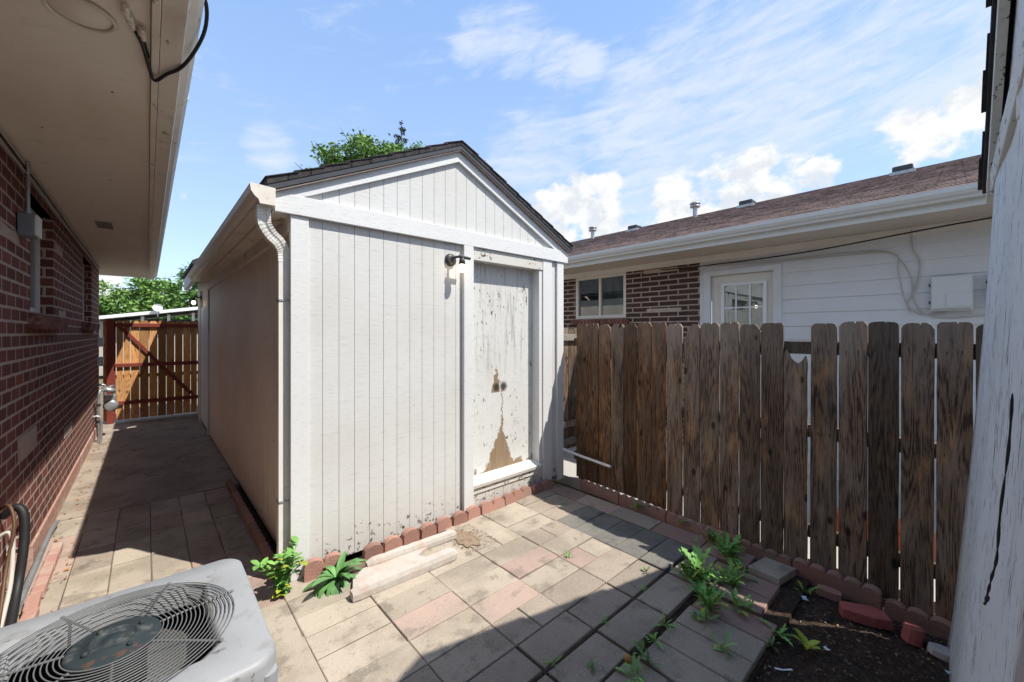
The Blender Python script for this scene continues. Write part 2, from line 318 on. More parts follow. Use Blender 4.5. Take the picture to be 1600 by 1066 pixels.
M['pvc'] = mat('white_pvc', (.74, .73, .70), .4, [(8, (1,1,1), .55, .7, (.5, .47, .42), .5)])
M['far_white'] = mat('far_white_panel', (.75, .76, .76), .6)
M['far_wall'] = mat('far_wall', (.42, .40, .37), .8, [(2, (1,1,1), .4, .7, (.34, .33, .30), .5)])
M['redthing'] = mat('red_orange_plastic', (.62, .12, .03), .5)

def shingle_mat(name, a, b, c, axis):
    m = bpy.data.materials.new(name); m.use_nodes = True
    g = NT(m.node_tree); p = g.n['Principled BSDF']
    tc = g.node('ShaderNodeTexCoord'); sp = g.node('ShaderNodeSeparateXYZ'); g.link(tc.outputs['Object'], sp.inputs[0])
    cb = g.node('ShaderNodeCombineXYZ'); g.link(sp.outputs[1], cb.inputs[0]); g.link(sp.outputs[0], cb.inputs[1])
    bt = g.node('ShaderNodeTexBrick'); bt.offset = .37; g.link(cb.outputs[0], bt.inputs['Vector'])
    for k, v in (('Scale', 1), ('Brick Width', .19), ('Row Height', .135), ('Mortar Size', .006)): bt.inputs[k].default_value = v
    bt.inputs['Color1'].default_value = c4(a); bt.inputs['Color2'].default_value = c4(b); bt.inputs['Mortar'].default_value = c4(c)
    bt.inputs['Bias'].default_value = 0
    v = g.coord()
    s = g.mix(g.ramp(g.noise(g.coord((2.5, 1.2, 1)), 3.3, 5, .7), .45, .60, 0, .6), bt.outputs[0], [x*1.4 for x in a])
    s = g.mix(g.ramp(g.noise(g.coord((2.5, 1.2, 1), loc=(5, 5, 5)), 3.9, 5, .7), .50, .62, 0, .7), s, [x*.6 for x in b])
    s = g.mix(g.ramp(g.noise(v, 90, 4, .7), .5, .7, 0, .5), s, c)
    g.link(s, p.inputs['Base Color']); p.inputs['Roughness'].default_value = .95; p.inputs['Specular IOR Level'].default_value = .2
    bp = g.node('ShaderNodeBump'); bp.inputs['Strength'].default_value = .7; bp.inputs['Distance'].default_value = .01
    g.link(g.math('SUBTRACT', g.noise(v, 90, 4, .7), bt.outputs[1]), bp.inputs['Height']); g.link(bp.outputs[0], p.inputs['Normal'])
    return m
M['shingle_far'] = shingle_mat('brown_shingles', (.33, .235, .20), (.17, .12, .10), (.055, .04, .036), 0)
M['shingle'] = shingle_mat('charcoal_shingles', (.06, .055, .055), (.04, .038, .04), (.02, .02, .02), 0)
def glass_mat():
    m = bpy.data.materials.new('window_glass'); m.use_nodes = True
    g = NT(m.node_tree); g.n.clear()
    out = g.node('ShaderNodeOutputMaterial'); mixs = g.node('ShaderNodeMixShader'); tr = g.node('ShaderNodeBsdfTransparent'); gl = g.node('ShaderNodeBsdfGlossy')
    gl.inputs['Roughness'].default_value = .02; tr.inputs[0].default_value = (.8, .84, .84, 1)
    fr = g.node('ShaderNodeFresnel'); fr.inputs[0].default_value = 1.6
    g.link(g.math('ADD', fr.outputs[0], .10), mixs.inputs[0]); g.link(tr.outputs[0], mixs.inputs[1]); g.link(gl.outputs[0], mixs.inputs[2]); g.link(mixs.outputs[0], out.inputs[0])
    return m
M['glass'] = glass_mat()

# ------------------------------------------------------------------ mesh helpers
class MB:
    def __init__(s): s.v = []; s.f = []; s.m = []; s.sm = []
    def add(s, vs, fs, m=0, smooth=False):
        o = len(s.v); s.v += [tuple(v) for v in vs]
        for f in fs: s.f.append([i+o for i in f]); s.m.append(m); s.sm.append(smooth)
        return s
    def box(s, x0, x1, y0, y1, z0, z1, m=0, T=None):
        vs = [(x, y, z) for z in (z0, z1) for y in (y0, y1) for x in (x0, x1)]
        if T is not None: vs = [tuple(T @ Vector(v)) for v in vs]
        return s.add(vs, [(0,2,3,1), (4,5,7,6), (0,1,5,4), (2,6,7,3), (0,4,6,2), (1,3,7,5)], m)
    def prism(s, pts, axis, a0, a1, m=0, smooth=False, T=None):
        """pts 2-D outline; axis 'x' -> (y,z), 'y' -> (x,z), 'z' -> (x,y)"""
        def P(p, a):
            v = {'x': (a, p[0], p[1]), 'y': (p[0], a, p[1]), 'z': (p[0], p[1], a)}[axis]
            return tuple(T @ Vector(v)) if T is not None else v
        n = len(pts); vs = [P(p, a0) for p in pts] + [P(p, a1) for p in pts]
        ar = sum(pts[i][0]*pts[(i+1) % n][1]-pts[(i+1) % n][0]*pts[i][1] for i in range(n))
        flip = (ar > 0) != (axis == 'y')
        if flip:
            s.add(vs, [list(range(n))[::-1], [i+n for i in range(n)]], m)
            s.add(vs, [(i, (i+1) % n, (i+1) % n+n, i+n) for i in range(n)], m, smooth)
        else:
            s.add(vs, [list(range(n)), [i+n for i in range(n)][::-1]], m)
            s.add(vs, [(i, i+n, (i+1) % n+n, (i+1) % n) for i in range(n)], m, smooth)
        return s
    def tube(s, pts, r, n=8, m=0, closed=False, caps=True):
        pts = [Vector(p) for p in pts]; N = len(pts); rs = r if isinstance(r, (list, tuple)) else [r]*N
        vs = []; fs = []; up = None
        for i, p in enumerate(pts):
            a = pts[(i-1) % N] if (i > 0 or closed) else p; b = pts[(i+1) % N] if (i < N-1 or closed) else p
            d = (b-a).normalized()
            if up is None: up = Vector((0, 0, 1)) if abs(d.z) < .9 else Vector((1, 0, 0))
            sx = d.cross(up).normalized(); up = sx.cross(d).normalized()
            for k in range(n):
                t = 2*math.pi*k/n; vs.append(p + (sx*math.cos(t)+up*math.sin(t))*rs[i])
        for i in range(N if closed else N-1):
            j = (i+1) % N
            for k in range(n): fs.append((i*n+k, i*n+(k+1) % n, j*n+(k+1) % n, j*n+k))
        s.add(vs, fs, m, True)
        if caps and not closed:
            s.add(vs[:n], [list(range(n))[::-1]], m); s.add(vs[-n:], [list(range(n))], m)
        return s
    def lathe(s, prof, c, n=20, m=0, T=None):
        """prof: (r, z) list about a vertical axis through c; T optional 4x4 applied before moving to c"""
        vs = []
        for r, z in prof:
            for k in range(n):
                t = 2*math.pi*k/n; v = Vector((r*math.cos(t), r*math.sin(t), z))
                if T is not None: v = T @ v
                vs.append(v + Vector(c))
        fs = [(i*n+k, i*n+(k+1) % n, (i+1)*n+(k+1) % n, (i+1)*n+k) for i in range(len(prof)-1) for k in range(n)]
        return s.add(vs, fs, m, True)
    def build(s, name, mats, parent=None, bevel=0, origin=None):
        me = bpy.data.meshes.new(name)
        o0 = Vector(origin) if origin is not None else Vector((0, 0, 0))
        me.from_pydata([tuple(Vector(v)-o0) for v in s.v], [], s.f)
        for m in (mats if isinstance(mats, (list, tuple)) else [mats]): me.materials.append(M[m] if isinstance(m, str) else m)
        me.polygons.foreach_set('material_index', s.m); me.polygons.foreach_set('use_smooth', s.sm); me.update()
        o = bpy.data.objects.new(name, me); COL.objects.link(o)
        if parent is not None:
            o.parent = parent; base = parent.location.copy(); pp = parent.parent
            while pp: base += pp.location; pp = pp.parent
            o.location = o0 - base
        else: o.location = o0
        if bevel:
            b = o.modifiers.new('bevel', 'BEVEL'); b.width = bevel; b.segments = 2; b.limit_method = 'ANGLE'; b.angle_limit = R(35)
        return o
def tag(o, label, cat, group=None):
    o['label'] = label; o['category'] = cat
    if group: o['group'] = group
    return o
def thing(name, loc, label, cat, group=None):
    o = bpy.data.objects.new(name, None); o.location = loc; o.empty_display_size = .1; COL.objects.link(o)
    return tag(o, label, cat, group)
def struct(o): o['kind'] = 'structure'; return o
def stuff(o, label, cat): o['kind'] = 'stuff'; return tag(o, label, cat)
def BX(name, m, parent, *b, bevel=0.003, origin=None):
    return MB().box(*b).build(name, m, parent, bevel, origin)
def arc(c, r, a0, a1, n, f):
    return [f(c, r*math.cos(R(a0+(a1-a0)*i/n)), r*math.sin(R(a0+(a1-a0)*i/n))) for i in range(n+1)]
def smooth_path(pts, n=6):
    pts = [Vector(p) for p in pts]; out = []
    for i in range(len(pts)-1):
        p0 = pts[max(i-1, 0)]; p1 = pts[i]; p2 = pts[i+1]; p3 = pts[min(i+2, len(pts)-1)]
        for k in range(n):
            t = k/n
            out.append(.5*((2*p1)+(-p0+p2)*t+(2*p0-5*p1+4*p2-p3)*t*t+(-p0+3*p1-3*p2+p3)*t*t*t))
    out.append(pts[-1]); return out

# ------------------------------------------------------------------ ground and paving
rng = random.Random(5)
g_ = MB(); g_.add([(-400, -400, -.14), (400, -400, -.14), (400, 400, -.14), (-400, 400, -.14)], [(0, 1, 2, 3)])
struct(g_.build('ground', 'ground'))
# bedding under the pavers and the concrete slab
b_ = MB(); b_.box(-.62, 3.36, .66, 5.25, -.13, -.035); b_.box(-.62, 1.85, -3, .66, -.13, -.035)
f_ = MB(); f_.box(-.61, .63, -2.5, 5.255, -.034, -.007); f_.box(.631, 3.34, 1.56, 2.96, -.034, -.007); struct(f_.build('joint_sand', 'joint'))
struct(b_.build('paver_bedding', 'soil'))
sb = MB(); N = 26
def slab_poly(y0, y1):
    pts = [(-.60, y0), (.735, y0), (.735, y1), (-.60, y1)]
    return pts
sb.prism(slab_poly(5.262, 8.0), 'z', -.13, .004); sb.prism(slab_poly(8.008, 12.5), 'z', -.13, .002)
struct(sb.build('concrete_path', 'slab', bevel=.006))
nb = MB(); nb.box(3.62, 5.85, -6, 9, -.13, -.02); struct(nb.build('neighbour_path', 'far_wall'))

pv = MB(); PM = ['paver_tan', 'paver_grey_shaded', 'paver_pink', 'paver_red', 'paver_dark']
def paver(x0, x1, y0, y1, m, g=.0022, dz=None):
    dz = rng.uniform(-.005, .004) if dz is None else dz
    T = Matrix.Translation(((x0+x1)/2, (y0+y1)/2, dz)) @ Matrix.Rotation(rng.uniform(-.011, .011), 4, 'Z') @ Matrix.Rotation(rng.uniform(-.005, .005), 4, 'X') @ Matrix.Rotation(rng.uniform(-.004, .004), 4, 'Y')
    hx = (x1-x0)/2-g; hy = (y1-y0)/2-g; c = .004
    vs = []; 
    for z, q in ((-.055, 0), (-c, 0), (0, c)):
        for sx, sy in ((-1,-1), (1,-1), (1,1), (-1,1)):
            vs.append(T @ Vector((sx*(hx-q), sy*(hy-q), z)))
    fs = [(8, 9, 10, 11)]
    for L in (0, 4):
        for k in range(4): fs.append((L+k, L+(k+1) % 4, L+4+(k+1) % 4, L+4+k))
    pv.add(vs, fs, m)
def split(x0, x1, y0, y1, m): 
    xm = (x0+x1)/2; paver(x0, xm, y0, y1, m[0]); paver(xm, x1, y0, y1, m[1])
# alley: narrow columns of 0.2 x 0.4 pavers running lengthwise
ax = [-.60, -.395, -.19, .02, .23, .43, .63]
for i in range(6):
    y = 5.25; k = 0
    while y > -2.4:
        m = 0 if rng.random() < .72 else 2
        if i in (1,) and rng.random() < .3: m = 1
        paver(ax[i], ax[i+1], y-.41, y, m); y -= .41; k += 1
# patio: 0.4 x 0.2 pavers
cx = [.63, 1.035, 1.44, 1.845, 2.25, 2.66, 3.11]
ry = [2.96, 2.76, 2.56, 2.365, 2.165, 1.967, 1.767, 1.557, 1.345, 1.12, .91, .69, .49, .28, .07, -.14, -.35, -.56, -.77, -.98]
pink = {(1, 4), (2, 5), (3, 4), (4, 5)}; pinks2 = {(3, 4)}
for c in range(6):
    for r in range(len(ry)-1):
        y1, y0 = ry[r], ry[r+1]; x0, x1 = cx[c], cx[c+1]
        if x0 > 1.8 and r > 8: continue
        if c == 5 and r > 7: continue
        if c in (1, 2) and r == 0: continue
        m = 0 if r < 6 else 1  # rows lying in shadow get the greyer colour, shade painted in
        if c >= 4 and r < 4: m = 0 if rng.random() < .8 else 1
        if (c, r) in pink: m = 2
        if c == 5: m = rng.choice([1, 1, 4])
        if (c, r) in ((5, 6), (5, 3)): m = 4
        g = .0035
        if r >= 7: y0 += .011 if r in (7, 8) else .004; y1 -= .008 if r in (8,) else .003
        if (c, r) in ((3, 2), (2, 6), (4, 3), (0, 7), (5, 5), (5, 2), (4, 5)): split(x0, x1, y0, y1, (m, m if m != 2 else 0))
        else: paver(x0+(.006 if r > 6 else 0), x1-(.006 if r > 6 else 0), y0, y1, m)
# sunk corner: pavers turned the other way
xs = [1.85, 2.045, 2.245, 2.445]
for i in range(3): paver(xs[i], xs[i+1], .675, 1.085, 1, .003, -.002)
paver(2.45, 2.64, .67, 1.08, 3, .003, -.004)
for x0, x1, a, b, m in ((2.67, 2.86, .765, 1.16, 3), (2.865, 3.06, .765, 1.16, 3), (2.67, 2.86, 1.165, 1.335, 1), (2.865, 3.10, 1.165, 1.33, 1)): paver(x0, x1, a, b, m, .003, -.002)
y = 2.92
for k, m in enumerate((3, 2, 1, 3, 3, 3)):
    yy = max(y-.40, .99); paver(3.12, 3.335, yy, y, m); y = yy
    if y <= 1.0: break
pvo = struct(pv.build('paving', PM))
# loose pavers lying at the end of the patio
lp = MB(); lp.box(-.13, .13, -.10, .10, 0, .05)
o = lp.build('loose_paver', 'paver_tan', None, .005); o.location = (3.215, .855, -.03); o.rotation_euler = (R(-3), R(4), R(-8))
tag(o, 'loose tan paver lying askew at the corner of the patio beside the soil bed', 'paver')
# slightly mounded soil bed
sm = MB(); nx, ny = 60, 52; vs = []
from mathutils import noise as mn
for j in range(ny+1):
    for i in range(nx+1):
        x = 1.6+(3.56-1.6)*i/nx; yy = -.9+(.86-(-.9))*j/ny + 0
        z = -.062+.030*mn.noise(Vector((x*3, yy*3, 0)))+.016*mn.noise(Vector((x*14, yy*14, 3)))+.008*mn.noise(Vector((x*40, yy*40, 7)))
        vs.append((x, yy, z))
sm.add(vs, [(j*(nx+1)+i, j*(nx+1)+i+1, (j+1)*(nx+1)+i+1, (j+1)*(nx+1)+i) for j in range(ny) for i in range(nx)], 0, True)
struct(sm.build('soil_bed', 'soil'))
def bits(name, n, region, size, m, z, lab, cat, seed, flat=.35):
    r = random.Random(seed); b = MB()
    for _ in range(n):
        x = r.uniform(region[0], region[1]); yy = r.uniform(region[2], region[3]); s = r.uniform(*size)
        zz = z(x, yy) if callable(z) else z
        T = Matrix.Translation((x, yy, zz)) @ Matrix.Rotation(r.uniform(0, 6.28), 4, 'Z') @ Matrix.Rotation(r.uniform(-flat, flat), 4, 'X') @ Matrix.Rotation(r.uniform(-flat, flat), 4, 'Y')
        a = s; c = s*r.uniform(.25, .6)
        b.add([T @ Vector(p) for p in ((-a, -c, 0), (0, -c*1.3, .001), (a, -c*.5, 0), (a*.8, c, 0), (0, c*1.2, .002), (-a, c*.6, 0))], [(0, 1, 2, 3, 4, 5)])
    return stuff(b.build(name, m), lab, cat)
def soil_z(x, yy): return -.058+.030*mn.noise(Vector((x*3, yy*3, 0)))+.016*mn.noise(Vector((x*14, yy*14, 3)))+.006
bits('wood_chips', 1000, (1.95, 3.4, -.3, .66), (.003, .010), 'chip', soil_z, 'pale wood chips scattered over the dark soil bed', 'wood chips', 2, .5)
bits('fallen_leaves', 150, (-.56, -.40, 2.3, 8.8), (.006, .018), 'dryleaf', .008, 'dry brown leaves gathered along the foot of the brick house', 'leaves', 4)
bits('leaf_litter', 60, (.40, .66, 3.3, 5.2), (.006, .016), 'dryleaf', .008, 'dry leaves by the edging in the shaded passage', 'leaves', 6)
bits('silt_crumbs', 700, (1.76, 2.06, 2.42, 2.82), (.002, .006), 'sand', .006, 'brown crumbs of silt at the open end of the splash block', 'silt', 14)
bits('gravel_crumbs', 260, (.7, 3.1, 1.0, 2.85), (.0015, .004), 'chip', .005, 'tiny crumbs of grit on the patio pavers', 'grit', 9)
# silt patch by the splash block
sp_ = MB(); rr = random.Random(1); pts = []
for k in range(28):
    t = 2*math.pi*k/28; q = 1+rr.uniform(-.18, .18)
    pts.append((1.89+.09*q*math.cos(t), 2.63+.15*q*math.sin(t)))
sp_.add([(p[0], p[1], .0065) for p in pts]+[(1.89, 2.63, .009)], [(k, (k+1) % 28, 28) for k in range(28)], 0, True)
struct(sp_.build('silt_patch', 'sand'))

# ------------------------------------------------------------------ the white shed
SX0, SX1, SY0, SY1 = .735, 3.45, 2.97, 8.0
shed = thing('shed', (2.09, 5.4, 0), 'white gabled garden shed with a flaking door and vertical grooved siding', 'shed')
AP = (2.035, 3.245)      # ridge underside x,z
def siding(mb, x0, x1, zf, zb, y, groove=.1115, phase=.906, th=.016, m=0):
    """vertical grooved panel, face at y (towards -y); zf/zb give top/bottom heights at x"""
    xs = [x0]; k = math.ceil((x0+.01-phase)/groove)
    while phase+k*groove < x1-.01: xs.append(phase+k*groove); k += 1
    xs.append(x1)
    for i in range(len(xs)-1):
        a = xs[i]+(.0017 if i else 0); b = xs[i+1]-(.0017 if i < len(xs)-2 else 0)
        mids = [a, b]
        if a < AP[0] < b and zf(AP[0]) > zf(a)+.01: mids = [a, AP[0], b]
        pts = [(p, zb) for p in mids]+[(p, zf(p)) for p in mids[::-1]]
        mb.prism(pts, 'y', y, y+th, m)
    mb.prism([(x0, zb), (x1, zb)]+([(x1, zf(x1)), (AP[0], zf(AP[0])), (x0, zf(x0))] if x0 < AP[0] < x1 and zf(AP[0]) > zf(x0)+.01 else [(x1, zf(x1)), (x0, zf(x0))]), 'y', y+.0075, y+th+.03, m)
a = MB(); siding(a, .81, 2.10, lambda x: 2.45, .03, SY0); a.build('front_siding', 'white', shed)
a = MB(); siding(a, 3.12, 3.45, lambda x: 2.45, .03, SY0, phase=3.33); siding(a, 2.15, 3.12, lambda x: .245, .03, SY0); a.build('front_siding', 'white', shed)
slope = (3.245-2.545)/(AP[0]-.57)
gz = lambda x: 3.245-abs(x-AP[0])*slope-.03
a = MB(); siding(a, .66, 3.44, gz, 2.44, SY0-.004); a.build('gable_siding', 'white', shed)
# long side wall in grooved panels (faces -x)
a = MB(); yy = SY0+.02; k = 0
while yy < SY1-.05:
    y2 = min(yy+.2, SY1); a.box(SX0, SX0+.02, yy+.006, y2-.006, .02, 2.46); yy = y2
a.box(SX0+.015, SX0+.05, SY0+.05, SY1, .02, 2.46); a.build('side_wall', 'white_side', shed)
a = MB(); a.box(SX1-.03, SX1, SY0+.02, SY1, .02, 2.46); a.box(SX0+.05, SX1-.03, SY1-.03, SY1, .02, 2.46); a.prism([(.8, 2.46), (3.4, 2.46), (AP[0], 3.2)], 'y', SY1-.03, SY1); a.build('back_wall', 'white_side', shed)
def trim(*b, m='white_trim', name='trim_board', bevel=.003): return BX(name, m, shed, *b, bevel=bevel)
for ky, kz in ((3.5, 2.1), (3.9, 1.6), (4.3, 2.0), (4.7, 1.1), (5.3, 1.9), (5.9, 1.3), (6.7, 1.8), (3.6, .8), (4.4, .5)): MB().lathe([(0, .003), (.005, .002), (.007, 0)], (SX0, ky, kz), 8, 0, Matrix.Rotation(R(-90), 4, 'Y')).build('nail_head', 'rust', shed)
trim(.700, .812, SY0-.022, SY0-.001, .0, 2.43)
trim(.712, .734, SY0+.0, SY0+.075, .0, 2.43)
trim(2.084, 2.19, SY0-.040, SY0-.001, .02, 2.43)
trim(3.122, 3.262, SY0-.022, SY0-.001, .02, 2.43)
trim(3.345, 3.452, SY0-.024, SY0-.001, .02, 2.43)
trim(.605, 3.51, SY0-.038, SY0-.006, 2.432, 2.56)
# shed roof
def roofslab(mb, x0, z0, x1, z1, y0, y1, t, m=0):
    d = Vector((x1-x0, 0, z1-z0)).normalized(); n = Vector((-d.z, 0, d.x)); n = n if n.z > 0 else -n
    pts = [(x0, z0), (x1, z1), (x1+n.x*t*0, z1+t/abs(n.z)), (x0, z0+t/abs(n.z))]
    mb.prism(pts, 'y', y0, y1, m)
RX0, RX1 = .555, 3.545; RZ = 3.255
zE = RZ-(AP[0]-RX0)*slope
a = MB(); roofslab(a, RX0, zE+.035, AP[0], RZ+.035, 2.895, SY1+.02, .035); roofslab(a, RX1, zE+.035, AP[0], RZ+.035, 2.895, SY1+.02, .035)
for k in range(9):       # shingle courses stepping up each slope
    for sgn, xe in ((1, RX0), (-1, RX1)):
        t0 = k/9; t1 = (k+1.1)/9; t1 = min(t1, 1)
        xa = xe+(AP[0]-xe)*t0-sgn*.012; xb = xe+(AP[0]-xe)*t1; za = zE+(RZ-zE)*t0+.078; zb = zE+(RZ-zE)*t1+.076
        a.prism([(xa, za-.004), (xb, zb-.008), (xb, zb-.002), (xa, za+.002)], 'y', 2.886+.002*(k % 2), SY1+.03)
roof = a.build('roof', ['shingle'], shed)
for p in roof.data.polygons: p.material_index = 0
for sgn, xe in ((1, RX0), (-1, RX1)):
    a = MB(); a.prism([(xe+.01*sgn, zE), (AP[0], RZ), (AP[0], RZ+.036), (xe, zE+.036)], 'y', 2.900, 2.93); a.build('roof_edge_board', 'roof_edge', shed)
    a = MB(); a.prism([(xe+.03*sgn, zE-.006), (AP[0], RZ-.012), (AP[0], RZ-.001), (xe+.03*sgn, zE+.004)], 'y', 2.905, 2.931); a.build('roof_edge_batten', 'fascia_brown', shed)
    xe2 = xe+sgn*.06
    a = MB(); z2 = RZ-abs(AP[0]-xe2)*slope
    a.prism([(xe2, z2-.092), (AP[0], RZ-.098), (AP[0], RZ-.003), (xe2-sgn*.05, z2-.003-.05*slope)], 'y', 2.936, 2.9655); a.build('rake_board', 'white_trim', shed, .003)
    a = MB(); a.prism([(xe+.02*sgn, zE+.012), (AP[0], RZ+.002), (AP[0], RZ+.034), (xe+.02*sgn, zE+.034)], 'y', 2.9315, SY1); a.build('roof_deck', 'fascia_brown', shed)
for x0_, x1_ in ((.575, .659), (3.441, 3.505)): MB().prism([(x0_, 2.45), (x1_, 2.45), (x1_, gz(x1_)+.055), (x0_, gz(x0_)+.055)], 'y', 2.967, 2.99).build('eave_end_block', 'white_trim', shed)
# eave on the passage side: fascia, frieze board, gutter
BX('fascia_board', 'soffit_trim', shed, .600, .622, SY0-.01, SY1, 2.435, 2.555)
BX('eave_soffit', 'soffit_trim', shed, .622, .735, SY0-.03, SY1, 2.44, 2.455)
BX('frieze_board', 'soffit_trim', shed, .708, .734, SY0+.08, SY1, 2.335, 2.438)
gut = [(.598, 2.555), (.598, 2.452), (.515, 2.452), (.508, 2.475), (.488, 2.49), (.468, 2.52), (.462, 2.565), (.476, 2.568), (.480, 2.552), (.497, 2.505), (.519, 2.484), (.523, 2.459), (.592, 2.459), (.592, 2.555)]
a = MB(); a.prism(gut, 'y', 2.885, SY1); a.prism([(.598, 2.56), (.598, 2.450), (.513, 2.450), (.506, 2.475), (.486, 2.49), (.466, 2.52), (.460, 2.566)], 'y', 2.878, 2.884)
for yy in (3.6, 4.4, 5.2, 6.0, 6.8, 7.6): a.box(.464, .598, yy, yy+.018, 2.556, 2.560)
for yy in (4.9,): a.prism([(.6, 2.449), (.512, 2.449), (.505, 2.474), (.485, 2.489), (.465, 2.519), (.459, 2.564), (.462, 2.564), (.468, 2.52), (.488, 2.49), (.508, 2.475), (.515, 2.452), (.6, 2.452)], 'y', yy, yy+.05)
gutter = a.build('gutter', 'gutter_cream', shed)
# ribbed downspout: outlet, two ribbed elbows, then straight run with straps
def rect_tube(mb, pts, wx, wy, ribs=0, m=0):
    pts = [Vector(p) for p in pts]; vs = []; fs = []
    out = []
    for sx, sy in ((-1,-1), (-.33,-1), (-.25,-.86), (.25,-.86), (.33,-1), (1,-1), (1,1), (.33,1), (.25,.86), (-.25,.86), (-.33,1), (-1,1)): out.append((sx, sy))
    n = len(out)
    for i, p in enumerate(pts):
        d = (pts[min(i+1, len(pts)-1)]-pts[max(i-1, 0)]).normalized()
        sy = Vector((0, 1, 0)); sy = (sy-d*sy.dot(d)).normalized(); sx = sy.cross(d).normalized()
        q = 1.0+(ribs if i % 2 else 0)
        for u, v in out: vs.append(p+sx*(u*wx*q)+sy*(v*wy*q))
    for i in range(len(pts)-1):
        for k in range(n): fs.append((i*n+k, (i)*n+(k+1) % n, (i+1)*n+(k+1) % n, (i+1)*n+k))
    mb.add(vs, fs, m); mb.add(vs[:n], [list(range(n))], m); mb.add(vs[-n:], [list(range(n))[::-1]], m)
DX, DY = .678, 3.03
path = smooth_path([(.545, 2.955, 2.455), (.545, 2.957, 2.40), (.552, 2.965, 2.34), (.592, 2.99, 2.285), (.640, 3.01, 2.245), (.672, DY, 2.19), (DX, DY, 2.12)], 7)
a = MB(); rect_tube(a, path, .036, .027, .07); dsp = a.build('downspout', 'metal_white', shed)
a = MB(); rect_tube(a, [(DX, DY, 2.14), (DX, DY, 1.2), (DX, DY, .55), (DX, DY, .22), (DX-.002, DY-.0, .17)], .036, .027); a.build('downspout_pipe', 'metal_white', shed)
for z in (1.86, .52):
    a = MB(); a.box(DX-.041, DX+.055, DY-.032, DY-.028, z, z+.012); a.box(DX-.041, DX-.037, DY-.032, DY+.032, z, z+.012); a.build('downspout_strap', 'galv', shed)
# recessed door
DX0, DX1, DZ0, DZ1 = 2.192, 3.072, .262, 2.315
BX('door_header', 'peel_trim', shed, 2.192, 3.119, SY0-.018, SY0+.105, 2.315, 2.43)
BX('door_jamb', 'white_trim', shed, 3.073, 3.119, SY0-.008, SY0+.11, .262, 2.313)
BX('door_jamb', 'white_trim', shed, 2.155, 2.189, SY0+.0, SY0+.11, .262, 2.313)
door = BX('door', 'door', shed, DX0, DX1, SY0+.095, SY0+.13, DZ0, DZ1, origin=(DX0, SY0+.095, DZ0))
a = MB(); T = Matrix.Translation((0, SY0-.03, .262)) @ Matrix.Rotation(R(14), 4, 'X')
a.box(2.192, 3.09, -.01, .14, -.038, 0, 0, T); sill = a.build('door_sill', 'metal_white', shed, .003)
a = MB(); a.box(2.192, 3.10, SY0-.012, SY0+.02, .165, .222); a.build('sill_board', 'peel_trim', shed, .003)
# wall lamp on the shed front, lit
def lamp(root_loc, label, flip=1, face='y'):
    L = thing('wall_lamp', root_loc, label, 'wall lamp', 'lit wall lamps on the sheds')
    x, y, z = root_loc
    T = Matrix.Rotation(R(90), 4, 'X') if face == 'y' else Matrix.Rotation(R(-90), 4, 'Y')
    a = MB(); a.lathe([(0, .028), (.035, .028), (.052, .018), (.056, .0)], (x, y, z), 24, 0, T); a.build('back_plate', 'black_metal', L)
    out = Vector((0, -1, 0)) if face == 'y' else Vector((-1, 0, 0)); side = Vector((1, 0, 0)) if face == 'y' else Vector((0, -1, 0))
    p0 = Vector(root_loc)+out*.02
    e = p0+out*.095+side*.045
    a = MB(); a.tube(smooth_path([p0+Vector((0,0,.012)), p0+out*.05+side*.02+Vector((0,0,.02)), e+Vector((0, 0, .018)), e+Vector((0, 0, -.005))]), .011, 10)
    a.tube([e+side*-.03+Vector((0,0,.02)), e+side*.085+Vector((0, 0, .012))], .013, 10)
    a.build('arm', 'black_metal', L)
    a = MB(); a.lathe([(0, .01), (.018, .01), (.024, -.01), (.028, -.045), (.024, -.048)], e, 20); a.build('socket', 'black_metal', L)
    a = MB(); a.lathe([(.014, -.04), (.026, -.062), (.031, -.082), (.026, -.102), (.012, -.114), (0, -.116)], e, 20); a.build('bulb', 'bulb', L)
lamp((1.962, SY0-.001, 2.285), 'black wall lamp with a lit bulb on the shed front beside the door')

# second shed behind, at the end of the passage
bs = thing('rear_shed', (2.0, 9.2, 0), 'rear shed with a blue-white door frame beyond the long side of the first shed', 'shed')
BX('wall', 'white_side', bs, .75, 3.45, 8.09, 10.25, 0, 2.62)
BX('corner_board', 'white_trim', bs, .715, .748, 8.05, 8.16, 0, 2.52)
BX('corner_board', 'white_trim', bs, .715, .748, 9.35, 9.47, 0, 2.42)
BX('door', 'siding_far', bs, .725, .748, 8.2, 9.32, .08, 2.1)
BX('fascia_board', 'white_trim', bs, .54, .60, 8.06, 10.4, 2.50, 2.72)
a = MB(); a.prism([(.52, 2.72), (2.0, 3.62), (3.6, 2.72), (3.6, 2.79), (2.0, 3.70), (.52, 2.79)], 'y', 8.04, 10.4); a.build('roof', 'shingle', bs)
a = MB(); a.prism([(.75, 2.62), (3.45, 2.62), (2.0, 3.6)], 'y', 8.10, 10.2); a.build('gable', 'white_side', bs)
lamp((.715, 9.05, 2.26), 'small lit black wall lamp on the rear shed near the gate', face='x')

